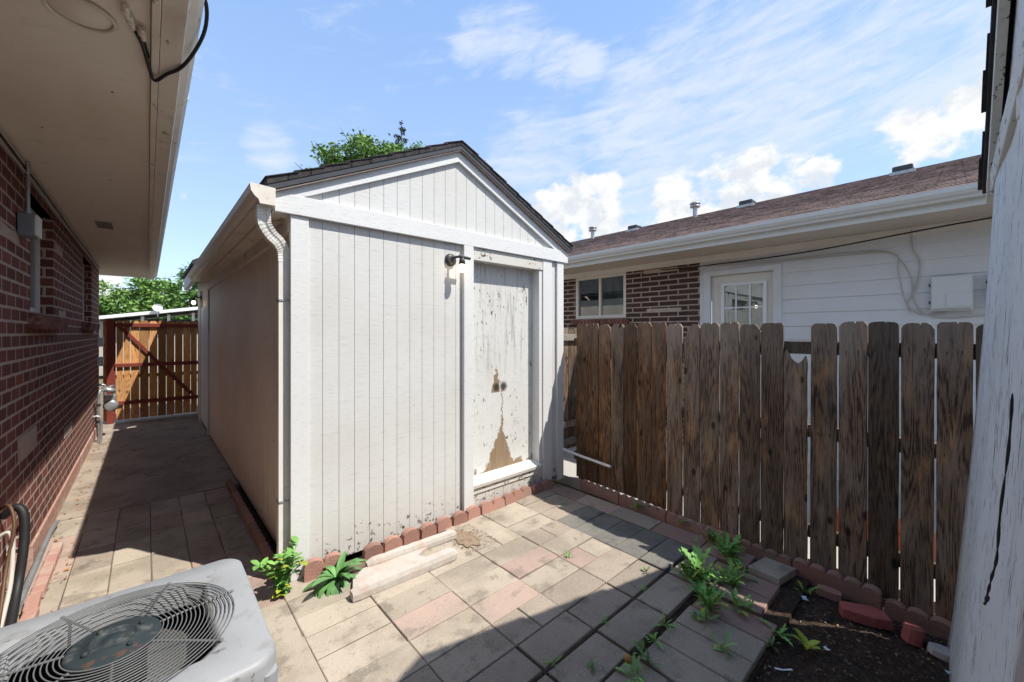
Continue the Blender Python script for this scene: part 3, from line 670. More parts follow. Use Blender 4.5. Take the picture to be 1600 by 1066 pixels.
# ------------------------------------------------------------------ brick house on the left
HX = -.61; HY1 = 9.75; SOF = 2.755
hs = thing('brick_house', (HX-3, 4, 0), 'maroon brick house with a deep cream eave along the passage', 'house')
WIN = [(4.36, 5.28, 1.80, 2.64), (7.45, 8.50, 1.80, 2.64)]
BW = (3.72, 4.34, .16, .42)      # small basement window
a = MB()
ycuts = [-4, BW[0], BW[1], WIN[0][0], WIN[0][1], WIN[1][0], WIN[1][1], HY1]
def wallcol(y0, y1, holes):
    z = .16
    for (z0, z1) in holes:
        if z0 > z: a.box(HX-.25, HX, y0, y1, z, z0)
        z = z1
    a.box(HX-.25, HX, y0, y1, z, SOF)
wallcol(-4, BW[0], []); wallcol(BW[0], BW[1], [(BW[2], BW[3])]); wallcol(BW[1], WIN[0][0], []); wallcol(WIN[0][0], WIN[0][1], [WIN[0][2:]])
wallcol(WIN[0][1], WIN[1][0], []); wallcol(WIN[1][0], WIN[1][1], [WIN[1][2:]]); wallcol(WIN[1][1], HY1, [])
a.box(-7, HX-.25, HY1-.25, HY1, .16, SOF); a.box(-7, HX-.25, -4, -3.75, .16, SOF)
a.build('brick_wall', 'brick_left', hs)
a = MB(); 
for y0, y1 in ((-4, BW[0]-.02), (BW[1]+.02, HY1+.01)): a.box(HX-.25, HX+.012, y0, y1, -.1, .155)
a.build('foundation', 'foundation', hs, .004)
for (y0, y1, z0, z1) in WIN:
    f = MB(); xx = HX-.085
    f.box(xx-.03, xx+.012, y0, y0+.045, z0, z1); f.box(xx-.03, xx+.012, y1-.045, y1, z0, z1); f.box(xx-.03, xx+.012, y0+.045, y1-.045, z0, z0+.05); f.box(xx-.03, xx+.012, y0+.045, y1-.045, z1-.04, z1)
    f.box(xx-.025, xx+.004, (y0+y1)/2-.02, (y0+y1)/2+.02, z0+.05, z1-.04)
    wf = f.build('window', 'metal_white', hs, .002)
    MB().box(xx-.018, xx-.012, y0+.045, y1-.045, z0+.05, z1-.04).build('pane', 'glass', wf)
    MB().box(xx-.09, xx-.08, y0, y1, z0, z1).build('blind', 'blind', wf)
    s_ = MB(); n = int((y1-y0+.3)/.075)
    for k in range(n):
        yy = y0-.08+k*.075
        T = Matrix.Translation((HX-.02, yy, z0-.115)) @ Matrix.Rotation(R(8), 4, 'Y')
        s_.box(-.07, .085, .004, .068, 0, .105, 0, T)
    s_.build('window_sill', 'sill', hs, .004)
    BX('window_head', 'soffit_trim', hs, HX-.2, HX-.004, y0, y1, z1, z1+.11)
# basement window with its metal well
f = MB(); xx = HX-.07; y0, y1, z0, z1 = BW
f.box(xx-.03, xx+.01, y0, y0+.04, z0, z1); f.box(xx-.03, xx+.01, y1-.04, y1, z0, z1); f.box(xx-.03, xx+.01, y0+.04, y1-.04, z0, z0+.035); f.box(xx-.03, xx+.01, y0+.04, y1-.04, z1-.035, z1); f.box(xx-.02, xx+.012, (y0+y1)/2-.02, (y0+y1)/2+.02, z0+.035, z1-.035)
wf = f.build('basement_window', 'metal_white', hs, .002); MB().box(xx-.015, xx-.01, y0+.04, y1-.04, z0+.035, z1-.035).build('pane', 'glass', wf); MB().box(xx-.09, xx-.08, y0, y1, z0, z1).build('blind', 'dark_in', wf)
# pale mortar / old paint patches
for (y0, y1, z0, z1) in ((3.55, 3.98, 2.19, 2.275), (5.35, 5.75, 2.36, 2.44), (5.55, 5.95, 1.78, 1.86), (4.0, 4.55, .81, .97), (5.9, 6.4, .60, .70), (8.8, 9.1, 1.62, 1.7)):
    p_ = MB(); r = random.Random(int(y0*10)); pts = []
    for (u, v) in ((y0, z0), ((y0+y1)/2, z0+.006), (y1, z0), (y1+.01, (z0+z1)/2), (y1-.01, z1), ((y0+y1)/2, z1-.008), (y0, z1)): pts.append((u+r.uniform(-.012, .012), v+r.uniform(-.008, .008)))
    p_.prism(pts, 'x', HX, HX+.006); p_.build('mortar_patch', 'mortar_patch', hs)
# eave: soffit, trim strip, fascia, gutter, roof above
for ya, yb in ((-4, 1.2), (1.203, 3.6), (3.603, 6.05), (6.053, 8.5), (8.503, 11.0)): BX('soffit', 'soffit', hs, HX-.3, .008, ya, yb, SOF, SOF+.02, bevel=.002)
BX('eave_lining', 'soffit_trim', hs, HX-.3, .008, -4, 11.0, SOF+.021, SOF+.04)
BX('soffit_trim', 'soffit_trim', hs, .010, .034, -4, 11.0, SOF-.022, SOF+.16)
BX('wall_trim', 'soffit_trim', hs, HX+.001, HX+.022, -4, HY1, SOF-.045, SOF-.001)
gz0 = SOF-.018
gp = [(.036, gz0+.12), (.036, gz0), (.100, gz0), (.106, gz0+.02), (.13, gz0+.04), (.148, gz0+.075), (.150, gz0+.12), (.138, gz0+.12), (.138, gz0+.08), (.122, gz0+.05), (.100, gz0+.03), (.094, gz0+.008), (.042, gz0+.008), (.042, gz0+.12)]
a = MB(); a.prism(gp, 'y', .9, 11.0); a.prism(gp, 'y', -4, .896); a.prism([(.036, gz0+.12), (.036, gz0-.001), (.101, gz0-.001), (.107, gz0+.02), (.131, gz0+.04), (.150, gz0+.075), (.152, gz0+.12)], 'y', 11.0, 11.004)
for yy in (2.55, 5.6, 8.7): a.prism([(q[0]*1.0+(.002 if q[0] > .09 else 0), q[1]-.0015) for q in gp[:7]]+[(.139, gz0+.12), (.139, gz0+.08), (.122, gz0+.052), (.101, gz0+.032), (.094, gz0+.009), (.042, gz0+.009), (.042, gz0+.12)], 'y', yy, yy+.04)
a.build('gutter', 'gutter_cream', hs)
a = MB(); a.prism([(.12, SOF+.135), (-3.6, SOF+1.5), (-7.3, SOF+.135), (-7.3, SOF+.19), (-3.6, SOF+1.56), (.12, SOF+.19)], 'y', -4, 11.02); a.build('roof', 'shingle', hs)
a = MB(); a.prism([(.0, SOF+.03), (0, SOF+.13), (-3.6, SOF+1.45), (-7.2, SOF+.13), (-7.2, SOF+.03)], 'y', 10.95, 11.0); a.build('gable_end', 'soffit_trim', hs)
for ky, kx in ((1.7, -.30), (2.6, -.12), (3.3, -.42), (4.1, -.2), (5.0, -.36), (5.2, -.08), (6.6, -.25), (7.4, -.45), (8.0, -.14)): MB().lathe([(0, -.0025), (.004, -.002), (.006, 0)], (kx, ky, SOF), 8).build('nail_head', 'rust', hs)
# soffit vent
v_ = MB(); vx0, vx1, vy0, vy1 = -.40, -.25, 5.65, 6.05
v_.box(vx0, vx1, vy0, vy0+.02, SOF-.008, SOF-.001); v_.box(vx0, vx1, vy1-.02, vy1, SOF-.008, SOF-.001); v_.box(vx0, vx0+.015, vy0+.02, vy1-.02, SOF-.008, SOF-.001); v_.box(vx1-.015, vx1, vy0+.02, vy1-.02, SOF-.008, SOF-.001)
sv = v_.build('soffit_vent', 'soffit_trim', hs)
v_ = MB()
for k in range(8):
    T = Matrix.Translation(((vx0+vx1)/2, vy0+.045+k*.044, SOF-.005)) @ Matrix.Rotation(R(35), 4, 'X'); v_.box(-.06, .06, -.014, .014, -.001, .001, 0, T)
v_.build('vent_slats', 'soffit_trim', sv); MB().box(vx0+.016, vx1-.016, vy0+.022, vy1-.022, SOF-.0015, SOF-.0005).build('vent_hole', 'dark_in', sv)

# conduit box on the brick wall
cb = thing('electrical_box', (HX+.04, 4.0, 2.27), 'dark grey electrical box with a conduit on the brick wall under the eave', 'electrical box')
BX('box', 'grey_box', cb, HX+.006, HX+.075, 3.93, 4.075, 2.265, 2.405, bevel=.006)
BX('cover', 'metal_white', cb, HX+.076, HX+.092, 3.935, 4.07, 2.27, 2.40, bevel=.003)
a = MB(); a.tube(smooth_path([(HX+.04, 4.0, 2.40), (HX+.04, 4.0, 2.60), (HX+.04, 4.0, 2.68), (HX+.045, 3.96, 2.735)]), .011, 10); a.tube([(HX+.04, 4.0, 2.405), (HX+.04, 4.0, 2.44)], .018, 12); a.build('conduit', 'galv', cb)
# cables along the top of the wall
def cable(name, pts, r, m, label, n=6, cat='cable', grp=None): 
    return tag(MB().tube(smooth_path(pts, 5), r, n).build(name, m), label, cat, grp)
cable('cable', [(HX+.035, y, 2.70-.006*math.sin(y*2.3)) for y in [-1+.6*i for i in range(18)]], .007, 'black_rubber', 'black cable running along the top of the maroon brick wall')
cable('cable', [(HX+.03, y, 2.672+.009*math.sin(y*3.1+1)) for y in [-1+.6*i for i in range(18)]], .006, 'cable_pale', 'pale painted cable sagging under the black one on the brick wall')
# round plate, knob insulators and cable under the eave
rp = thing('ceiling_plate', (-.17, 2.02, SOF), 'round painted cover plate with old cable clips on the eave soffit', 'cover plate')
a = MB(); a.tube([(-.17+.085*math.cos(t/32*6.283), 2.02+.085*math.sin(t/32*6.283), SOF-.008) for t in range(32)], .007, 8, 0, True); a.build('ring', 'soffit_trim', rp)
a = MB(); a.lathe([(0, -.005), (.075, -.005), (.078, 0)], (-.17, 2.02, SOF-.001), 32); a.build('plate', 'soffit', rp)
for (x, y) in ((-.045, 1.93), (-.015, 1.98), (-.055, 1.88)):
    a = MB(); a.tube([(x, y-.03, SOF-.02), (x+.004, y+.035, SOF-.022)], .008, 8); a.lathe([(0, -.03), (.01, -.03), (.013, -.02), (.009, -.012), (.012, 0)], (x, y, SOF), 12); a.build('clip', 'soffit_trim', rp)
cable('cable', [(-.03, 1.99, SOF-.02), (-.012, 2.08, SOF-.018), (.004, 2.19, SOF-.03), (.022, 2.28, SOF-.036), (.06, 2.20, SOF-.030), (.10, 2.12, SOF-.026), (.137, 2.02, SOF+.005), (.162, 1.92, SOF+.05), (.158, 1.84, SOF+.10), (.12, 1.8, SOF+.15)], .0065, 'black_rubber', 'thick black cable looping under the eave and up over the gutter', 8)
cable('cable', [(-.015, 1.97, SOF-.02), (-.008, 2.05, SOF-.012), (.004, 2.16, SOF-.008)], .003, 'black_rubber', 'short thin wire under the eave next to the looping cable')

# low brick border along the house foot, strip of flashing, hose and lines
kb = MB(); y = 1.4; r = random.Random(8)
while y < 4.4:
    L = r.uniform(.19, .22); T = Matrix.Translation((-.505, y, 0)) @ Matrix.Rotation(r.uniform(-.05, .05), 4, 'Z'); kb.box(-.03, .03, .004, L, .003, .052, 0, T); y += L
tag(kb.build('brick_border', 'foundation', None, .006), 'row of pink bricks laid along the foot of the house', 'brick border')
fl = MB(); fl.tube(smooth_path([(-.56, 1.6, .05), (-.555, 2.4, .045), (-.55, 3.1, .06), (-.55, 3.8, .09), (-.56, 4.7, .10), (-.565, 5.1, .05)]), .018, 6)
tag(fl.build('flashing_strip', 'galv'), 'bent grey metal strip lying along the foot of the brick wall', 'metal strip')
hz = thing('refrigerant_lines', (-.56, 2.920, 0), 'black insulated pipes and an orange hose against the brick wall', 'pipes')
a = MB(); a.tube(smooth_path([(-.598, 3.570, .62), (-.55, 3.550, .67), (-.515, 3.520, .62), (-.51, 3.470, .45), (-.52, 3.370, .25), (-.50, 3.020, .12), (-.46, 2.620, .10)]), .020, 10); a.build('insulated_pipe', 'black_rubber', hz)
a = MB(); a.tube(smooth_path([(-.6, 3.520, .68), (-.56, 3.480, .70), (-.535, 3.420, .60), (-.55, 3.340, .40), (-.54, 3.120, .2), (-.5, 2.620, .12)]), .008, 8); a.build('orange_hose', 'orange', hz)
a = MB(); a.tube(smooth_path([(-.6, 3.440, .55), (-.545, 3.420, .56), (-.53, 3.320, .35), (-.54, 3.120, .16), (-.5, 2.720, .14)]), .010, 8); a.build('copper_line', 'cable_pale', hz)

# gas meter and small boxes by the gate
gm = thing('gas_meter', (-.46, 9.0, 0), 'grey gas meter with regulator and pipes at the end of the brick wall', 'gas meter')
a = MB(); a.lathe([(0, -.10), (.07, -.10), (.09, -.07), (.09, .07), (.07, .10), (0, .10)], (-.43, 9.0, .50), 20, 0, Matrix.Rotation(R(90), 4, 'X')); a.box(-.50, -.37, 8.93, 9.07, .57, .66); a.build('meter_body', 'galv', gm, .006)
a = MB(); a.lathe([(0, -.03), (.075, -.03), (.085, -.01), (.085, .01), (.075, .03), (.03, .045), (0, .05)], (-.45, 8.86, .76), 20, 0, Matrix.Rotation(R(20), 4, 'Y')); a.build('regulator', 'galv', gm)
a = MB()
for pts in ([(-.55, 8.75, -.0), (-.55, 8.75, .70), (-.50, 8.80, .76), (-.45, 8.86, .76)], [(-.50, 9.02, .66), (-.50, 9.02, .82), (-.60, 9.02, .82)], [(-.40, 9.0, .66), (-.40, 8.95, .80), (-.45, 8.88, .80)], [(-.52, 8.6, 0), (-.52, 8.6, .36), (-.6, 8.6, .4)]): a.tube(smooth_path(pts, 4), .016, 8)
a.build('pipe', 'galv', gm)
a = MB(); a.lathe([(.022, -.02), (.026, 0), (.022, .02)], (-.55, 8.75, .30), 10); a.lathe([(.022, -.02), (.026, 0), (.022, .02)], (-.55, 8.75, .55), 10); a.build('valve', 'black_metal', gm)
ub = 0
for z, lab in ((1.42, 'upper small grey box on the brick wall by the gate'), (1.10, 'lower small grey box on the brick wall by the gate')):
    u = thing('utility_box', (HX+.03, 9.5, z), lab, 'utility box', 'small boxes by the gate')
    BX('box', 'plastic', u, HX+.001, HX+.07, 9.42, 9.58, z, z+.15, bevel=.006); BX('latch', 'black_metal', u, HX+.071, HX+.078, 9.48, 9.52, z+.02, z+.05)

# ------------------------------------------------------------------ gate at the end of the passage
gt = thing('wooden_gate', (.03, 10.3, 0), 'wooden gate with red rails and a diagonal brace closing the passage', 'gate')
GX = [-.60, -.52, -.425, -.33, -.235, -.11, .02, .145, .27, .395, .52, .64, .745]
for i in range(len(GX)-1):
    x0, x1 = GX[i]+.006, GX[i+1]-.006; zt = 1.88+rng.uniform(-.01, .01); c = .025
    a = MB(); a.prism([(x0, .05), (x1, .05), (x1, zt-c), (x1-c, zt), (x0+c, zt), (x0, zt-c)], 'y', 10.30, 10.32)
    bo = a.build('board', 'gate_red' if i in (1,) else 'gate_board', gt, .002, origin=(x0, 10.3, 0))
for z in (1.79, 1.05, .36): BX('rail', 'gate_red', gt, -.44, .76, 10.258, 10.298, z-.033, z+.033)
a = MB(); a.prism([(-.39, 1.74), (-.32, 1.74), (.70, .42), (.62, .42)], 'y', 10.268, 10.298); a.build('brace', 'gate_red', gt)
BX('post', 'gate_red', gt, -.545, -.455, 10.22, 10.296, 0, 1.9)
a = MB(); a.box(-.3, .75, 10.20, 10.26, .004, .04); tag(a.build('threshold_board', 'plastic', None, .004), 'pale weathered board on the ground along the bottom of the gate', 'board')

# ------------------------------------------------------------------ board fence on the right
FA, FB = Vector((3.56, 2.86)), Vector((3.345, -.10)); fd = (FB-FA).normalized(); fn = Vector((fd.y, -fd.x))   # fn points to -x? fixed below
if fn.x > 0: fn = -fn
FL = (FB-FA).length
fence = thing('board_fence', (3.45, 1.4, 0), 'weathered brown fence of dog-eared vertical boards beside the patio', 'fence')
BOARDS = FENCE_BOARDS = [(900.3,917,507),(917.8,935,507),(935.5,953.8,506),(954.4,974,506),(974.6,994.4,506),(995.5,1016.9,505),(1017.8,1040,505),(1042,1065.7,505),(1067.8,1092.8,507),(1094,1123,505),(1124,1153.4,504),(1155,1186.6,505),(1188,1223,505),(1224,1261,556),(1265,1306,504),(1309,1354,504),(1355.5,1404,504),(1406,1459,503),(1461,1519,503),(1523,1560,505)]
def along(px):      # measured bearing of a board edge -> metres along the fence
    u = px-800; dx, dy = 421.8+.7408*u, 465.2-.6717*u
    # (FA + fd t) parallel to (dx,dy)
    return (FA.y*dx-FA.x*dy)/(fd.x*dy-fd.y*dx)
def fence_board(t0, t1, zt, zb, kind, idx):
    a = MB(); wd = t1-t0; n = 7; r = random.Random(idx*7+1)
    top = []
    ear = min(r.uniform(.016, .034), wd*.24); zt += r.uniform(-.010, .006); er2 = ear*r.uniform(.7, 1.3)
    if kind == 'broken':
        top = [(wd, zt-.05), (wd*.93, zt+.005), (wd*.8, zt-.03), (wd*.62, zt-.055), (wd*.45, zt-.04), (wd*.3, zt-.02), (wd*.22, zt+.015), (wd*.12, zt+.045), (0, zt+.01)]
    elif kind == 'slant':
        top = [(wd, zt-.03), (wd*.9, zt-.006), (wd*.55, zt), (wd*.35, zt-.03), (wd*.15, zt-.09), (0, zt-.15)]
    else:
        j = lambda q=.003: r.uniform(-q, q)
        top = [(wd, zt-er2*1.2), (wd-er2*.4, zt-er2*.45), (wd-er2*1.0, zt+j()), (wd*.62, zt+j()), (wd*.58, zt-abs(j(.016))), (wd*.55, zt+j()), (wd*.35, zt+j()), (ear, zt+j()), (ear*.4, zt-ear*.45), (0, zt-ear*1.2)]
    lft = [(0+r.uniform(-.0015, .0015), zb+(zt-ear-zb-.15)*k/n) for k in range(n, 0, -1)]
    pts = [(0, zb), (wd, zb)]+[(wd+r.uniform(-.0015, .0015), zb+(zt-.2-zb)*k/n) for k in range(1, n)]+top+[(p[0], min(p[1], zt-.17)) for p in lft]
    tilt = r.uniform(-.004, .004); off = r.uniform(-.004, .004)
    o = FA+fd*t0
    vs = []; 
    for side in (0, -.019):
        for (u, z) in pts:
            p = o+fd*(u+tilt*z)-fn*(side)*-1+fn*off
            vs.append((p.x, p.y, z))
    # orientation: face 0 towards the patio
    m_ = len(pts); a.add(vs, [list(range(m_)), [i+m_ for i in range(m_)][::-1]]); a.add(vs, [(i, i+m_, (i+1) % m_+m_, (i+1) % m_) for i in range(m_)])
    for zn in (1.545, .965, .265):
        for q in (.27, .73):
            if zn > zt-.05: continue
            c = o+fd*(wd*q+tilt*zn+r.uniform(-.006, .006))+fn*(.0015+off); zz = zn+r.uniform(-.02, .02)
            a.add([(c.x-fd.x*.004, c.y-fd.y*.004, zz), (c.x, c.y, zz-.004), (c.x+fd.x*.004, c.y+fd.y*.004, zz), (c.x, c.y, zz+.004)], [(0, 1, 2, 3)], 1)
            a.add([(c.x-fd.x*.0025, c.y-fd.y*.0025, zz-.004), (c.x-fd.x*.0008, c.y-fd.y*.0008, zz-.05*r.uniform(.4, 1)), (c.x+fd.x*.0025, c.y+fd.y*.0025, zz-.004)], [(0, 1, 2)], 1)
    ob = a.build('board', ['fence_warm' if idx < 8 and idx % 4 != 3 else 'fence', 'rust'], fence, .0025, origin=(o.x, o.y, 0))
    return ob
for i, (p0, p1, yt) in enumerate(BOARDS):
    t0, t1 = along(p0), along(p1)
    tm = (t0+t1)/2; P = FA+fd*tm; depth = P.x*.6717+P.y*.7408
    zt = EYE+(520-yt)*depth/628; zb = .045-.05*max(0, (tm-1.6))/1.3
    b = fence_board(t0+.0015, t1-.0015, zt, zb, 'broken' if i == 13 else 'slant' if i == 8 else 'dog', i)
    if i == 13: b['label'] = 'fence board with a broken jagged top'
    nl = MB()
# rails and posts on the far side
def frail(z0, z1, t0, t1, name='rail', d0=.022, d1=.06, m='fence_end'):
    a = MB(); p = FA+fd*t0-fn*d0; q = FA+fd*t1-fn*d0; p2 = FA+fd*t0-fn*d1; q2 = FA+fd*t1-fn*d1
    vs = [(v.x, v.y, z) for z in (z0, z1) for v in (p, q, p2, q2)]
    a.add(vs, [(0,1,5,4), (1,3,7,5), (3,2,6,7), (2,0,4,6), (4,5,7,6), (0,2,3,1)]); return a.build(name, m, fence, .003, origin=(p.x, p.y, z0))
for z in (1.50, .92, .22): frail(z, z+.088, -.05, FL+.1)
frail(0, 1.62, -.02, .07, 'post', .062, .15); frail(0, 1.62, 2.52, 2.61, 'post', .062, .15)
# older fence stretch showing between shed and fence, with a scrap of card
of = thing('old_fence_panel', (4.1, 3.9, 0), 'old dark plank fence with a pale top rail in the gap behind the shed corner', 'fence')
for k in range(9):
    x0 = 3.60+k*.125; a = MB(); zt = 1.70+.01*(k % 3)
    a.prism([(x0, .04), (x0+.115, .04), (x0+.115, zt-.02), (x0+.095, zt), (x0+.02, zt), (x0, zt-.02)], 'y', 3.62, 3.64); a.build('board', 'fence', of, .002, origin=(x0, 3.62, 0))
BX('rail', 'fence_end', of, 3.56, 4.8, 3.575, 3.618, 1.54, 1.63); BX('rail', 'fence_end', of, 3.50, 4.8, 3.575, 3.618, .35, .43); BX('rail', 'fence_end', of, 3.50, 4.8, 3.54, 3.6, .12, .2)
a = MB(); T = Matrix.Translation((3.75, 3.5, 1.28)) @ Matrix.Rotation(R(6), 4, 'Y'); a.box(-.16, .25, 0, .05, -.1, .10, 0, T); tag(a.build('cardboard', 'card', None, .004), 'tan box tucked between the old fence and the shed corner', 'box')
a = MB(); a.tube([(3.45, 3.12, .36), (3.47, 2.7, .315), (3.455, 2.33, .30)], .014, 12); a.tube([(3.449, 2.97, .345), (3.462, 2.93, .342)], .018, 12)
tag(a.build('plastic_pipe', 'pvc'), 'thin white plastic pipe poking out past the shed corner across the fence', 'pipe')

# ------------------------------------------------------------------ scalloped terracotta edging
def edging(n, L, h, th):
    """n scallops over length L, local x along, y thickness, standing on z=0"""
    a = MB(); pts = [(0, -.04), (L, -.04)]; w_ = L/n; rr_ = w_/2
    for k in range(n-1, -1, -1):
        c = (k+.5)*w_
        for j in range(9):
            t = math.pi*j/8; pts.append((c+rr_*.96*math.cos(t), h-rr_*.62+rr_*.62*math.sin(t)))
    pts = pts[:2]+[p for i, p in enumerate(pts[2:])]
    a.prism(pts, 'y', 0, th); return a
EDG = {}
def place_edging(n, L, h, th, loc, rz, label, group, tilt=0):
    key = (n, round(L, 3), h, th)
    if key in EDG: o = EDG[key].copy(); COL.objects.link(o)
    else: o = edging(n, L, h, th).build('edging_block', 'terracotta', None, .006); EDG[key] = o
    o.location = loc; o.rotation_euler = (tilt, 0, rz); return tag(o, label, 'edging block', group)
G1 = 'scalloped terracotta blocks along the shed front'; G2 = 'scalloped terracotta blocks along the board fence'; G3 = 'scalloped terracotta blocks along the shed side'
place_edging(2, .24, .125, .05, (.765, 2.885, 0), R(-8), 'wide two-humped terracotta block at the shed corner between the two leafy weeds', G1)
ords = ['first', 'second', 'third', 'fourth', 'fifth', 'sixth', 'seventh']
x = 1.16
for k in range(7):
    place_edging(1, .142, .115, .055, (x, 2.865+.012*k/7, -.018+rng.uniform(-.008, .006)), R(rng.uniform(-4, 4)), '%s single-humped terracotta block from the broad-leaved weed along the shed front' % ords[k], G1, R(rng.uniform(-6, 3))); x += .155
for n, L, lab in ((2, .27, 'two-humped terracotta block left of centre under the shed door'), (3, .37, 'three-humped terracotta block under the middle of the shed door'), (1, .13, 'single terracotta block leaning beside the right end of the three-humped one'), (1, .15, 'last single terracotta block under the right door post of the shed')):
    place_edging(n, L, .13, .055, (x, 2.872, -.03+rng.uniform(-.006, .006)), R(rng.uniform(-3, 3)), lab, G1, R(-7)); x += L+.012
# along fence
t = .12; angf = math.atan2(fd.y, fd.x)
labs = ['nearest the shed', 'second from the shed', 'third from the shed', 'behind the leafy weeds', 'where the soil bed begins', 'sunk at the corner by the grey-white wall']
for k in range(6):
    L = (.50, .50, .50, .44, .46, .48)[k]; n = (6, 6, 6, 5, 5, 5)[k]; p = FA+fd*t+fn*.065
    place_edging(n, L, (.07, .07, .07, .08, .105, .09)[k], .05, (p.x, p.y, (-.014, -.016, -.014, -.022, -.03, -.055)[k]), angf, 'scalloped terracotta edging along the fence, %s' % labs[k], G2, R((0, 0, 0, 2, 8, 6)[k])); t += L+.012
y = 3.12; k = 0
for k, lab in enumerate(('nearest the corner downspout', 'second from the corner downspout', 'middle one', 'fourth from the corner downspout', 'next to the concrete slab')):
    place_edging(5, .43, .06, .05, (.675, y, 0), R(90), 'scalloped terracotta edging along the shaded shed side, %s' % lab, G3); y += .44
# bricks by the fence
def rough_block(name, dims, loc, rot, m, label, cat):
    a = MB(); r = random.Random(name+label); dx, dy, dz = dims; n = 10; ring = []
    for k in range(n):
        t_ = 2*math.pi*k/n; c, s = math.cos(t_), math.sin(t_); q = max(abs(c), abs(s))**.75; ring.append((c/q*dx*r.uniform(.88, 1.06), s/q*dy*r.uniform(.88, 1.06)))
    vs = [(p[0]*1.03, p[1]*1.03, 0) for p in ring]+[(p[0], p[1], dz*.9) for p in ring]+[(p[0]*.94, p[1]*.94, dz*r.uniform(.97, 1.03)) for p in ring]
    a.add(vs, [(i, (i+1) % n, n+(i+1) % n, n+i) for i in range(n)]+[(n+i, n+(i+1) % n, 2*n+(i+1) % n, 2*n+i) for i in range(n)]+[[2*n+i for i in range(n)]])
    o = a.build(name, m, None, .004); o.location = loc; o.rotation_euler = rot; return tag(o, label, cat)
rough_block('brick', (.115, .055, .06), (3.16, .36, -.055), (R(4), 0, R(-72)), 'redbrick', 'worn red brick lying flat on the soil in front of the fence edging', 'brick')
rough_block('brick', (.045, .042, .085), (3.135, .165, -.06), (R(10), R(6), R(20)), 'redbrick', 'small upright brick stub beside the flat red brick', 'brick')
rough_block('stone', (.075, .045, .035), (3.12, .03, -.06), (0, R(8), R(-70)), 'old_concrete', 'flat pale stone on the soil by the grey-white wall', 'stone')
rough_block('stone', (.07, .035, .05), (3.27, .55, -.06), (0, R(5), R(-80)), 'terracotta', 'broken dark piece of edging behind the flat red brick', 'stone')
# concrete splash block
sp = thing('splash_block', (1.3, 2.63, 0), 'old broken concrete splash block lying in front of the shed', 'splash block')
def rail_mesh(p0, p1, wd, h, seed):
    a = MB(); r = random.Random(seed); p0 = Vector(p0); p1 = Vector(p1); d = (p1-p0).normalized(); nn = Vector((-d.y, d.x)); n = 16; vs = []
    for i in range(n+1):
        c = p0.lerp(p1, i/n); j = [r.uniform(-.0022, .0022) for _ in range(6)]
        e = .75 if i in (0, n) else 1
        for (u, z) in ((-.5, 0), (-.52, .55), (-.40, .96), (.34, 1.0), (.5, .6), (.5, 0)):
            q = c+nn*(u*wd*e+j[0]); vs.append((q.x, q.y, .004+z*h*(e if z > .6 else 1)+j[3]*(z > .3)))
    for i in range(n):
        for k in range(5): a.add([vs[i*6+k], vs[(i+1)*6+k], vs[(i+1)*6+k+1], vs[i*6+k+1]], [(0, 1, 2, 3)])
    a.add(vs[:6], [(0, 1, 2, 3, 4, 5)]); a.add(vs[-6:], [(5, 4, 3, 2, 1, 0)]); return a
rail_mesh((.93, 2.50), (1.68, 2.47), .078, .068, 1).build('front_rail', 'old_concrete', sp)
rail_mesh((1.13, 2.755), (1.84, 2.715), .065, .058, 2).build('back_rail', 'old_concrete', sp)
a = MB(); a.prism([(.95, 2.53), (1.42, 2.51), (1.50, 2.56), (1.46, 2.64), (1.58, 2.70), (1.72, 2.715), (1.10, 2.745), (1.0, 2.66)], 'z', .003, .026); a.build('trough_floor', 'old_concrete', sp)

# ------------------------------------------------------------------ grey-white peeling shed at the right edge
gs = thing('neighbouring_shed', (2.3, -1.6, 0), 'old shed with peeling grey-white boards at the right edge', 'shed')
def wall_y(z, x=0):
    pts = [(-.1, .03), (0, .018), (.12, .004), (.35, -.015), (.8, -.050), (1.2, -.078), (1.65, -.104), (2.1, -.126), (2.5, -.142)]
    for (a0, b0), (a1, b1) in zip(pts, pts[1:]):
        if z <= a1: return b0+(b1-b0)*(z-a0)/(a1-a0)
    return pts[-1][1]-(z-2.5)*.06
a = MB(); zs = [-.1, 0, .06, .12, .22, .35, .55, .8, 1.0, 1.2, 1.45, 1.65, 1.9, 2.1, 2.3, 2.5, 2.62]; xs = [3.25, 3.05, 2.85, 2.65, 2.45, 2.25, 2.05, 1.85, 1.65, 1.45, 1.25, 1.10]
vs = []
for z in zs:
    for x in xs: vs.append((x, wall_y(z)-.008*math.sin(x*5+z), z))
nxx = len(xs); a.add(vs, [(j*nxx+i, j*nxx+i+1, (j+1)*nxx+i+1, (j+1)*nxx+i) for j in range(len(zs)-1) for i in range(nxx-1)], 0, True)
fw = a.build('front_wall', 'peel_wall', gs); so_ = fw.modifiers.new('thick', 'SOLIDIFY'); so_.thickness = .02; so_.offset = -1
a = MB(); a.box(3.21, 3.23, -3.4, -.19, -.1, 2.6); a.box(1.12, 1.14, -3.4, -.19, -.1, 2.6); a.box(1.14, 3.21, -3.4, -3.38, -.1, 2.6); a.build('side_wall', 'peel_wall', gs)
ms = .61; ZR = 3.30; XR = 2.19
gzr = lambda x: ZR-abs(x-XR)*ms
a = MB(); a.prism([(1.1, 2.6), (3.25, 2.6), (XR, ZR-.06)], 'y', -.20, -.165); a.build('gable', 'peel_wall', gs)
a = MB(); roofslab(a, 3.58, gzr(3.58), XR, ZR, -3.6, -.105, .035); roofslab(a, .94, gzr(.94), XR, ZR, -3.6, -.105, .035)
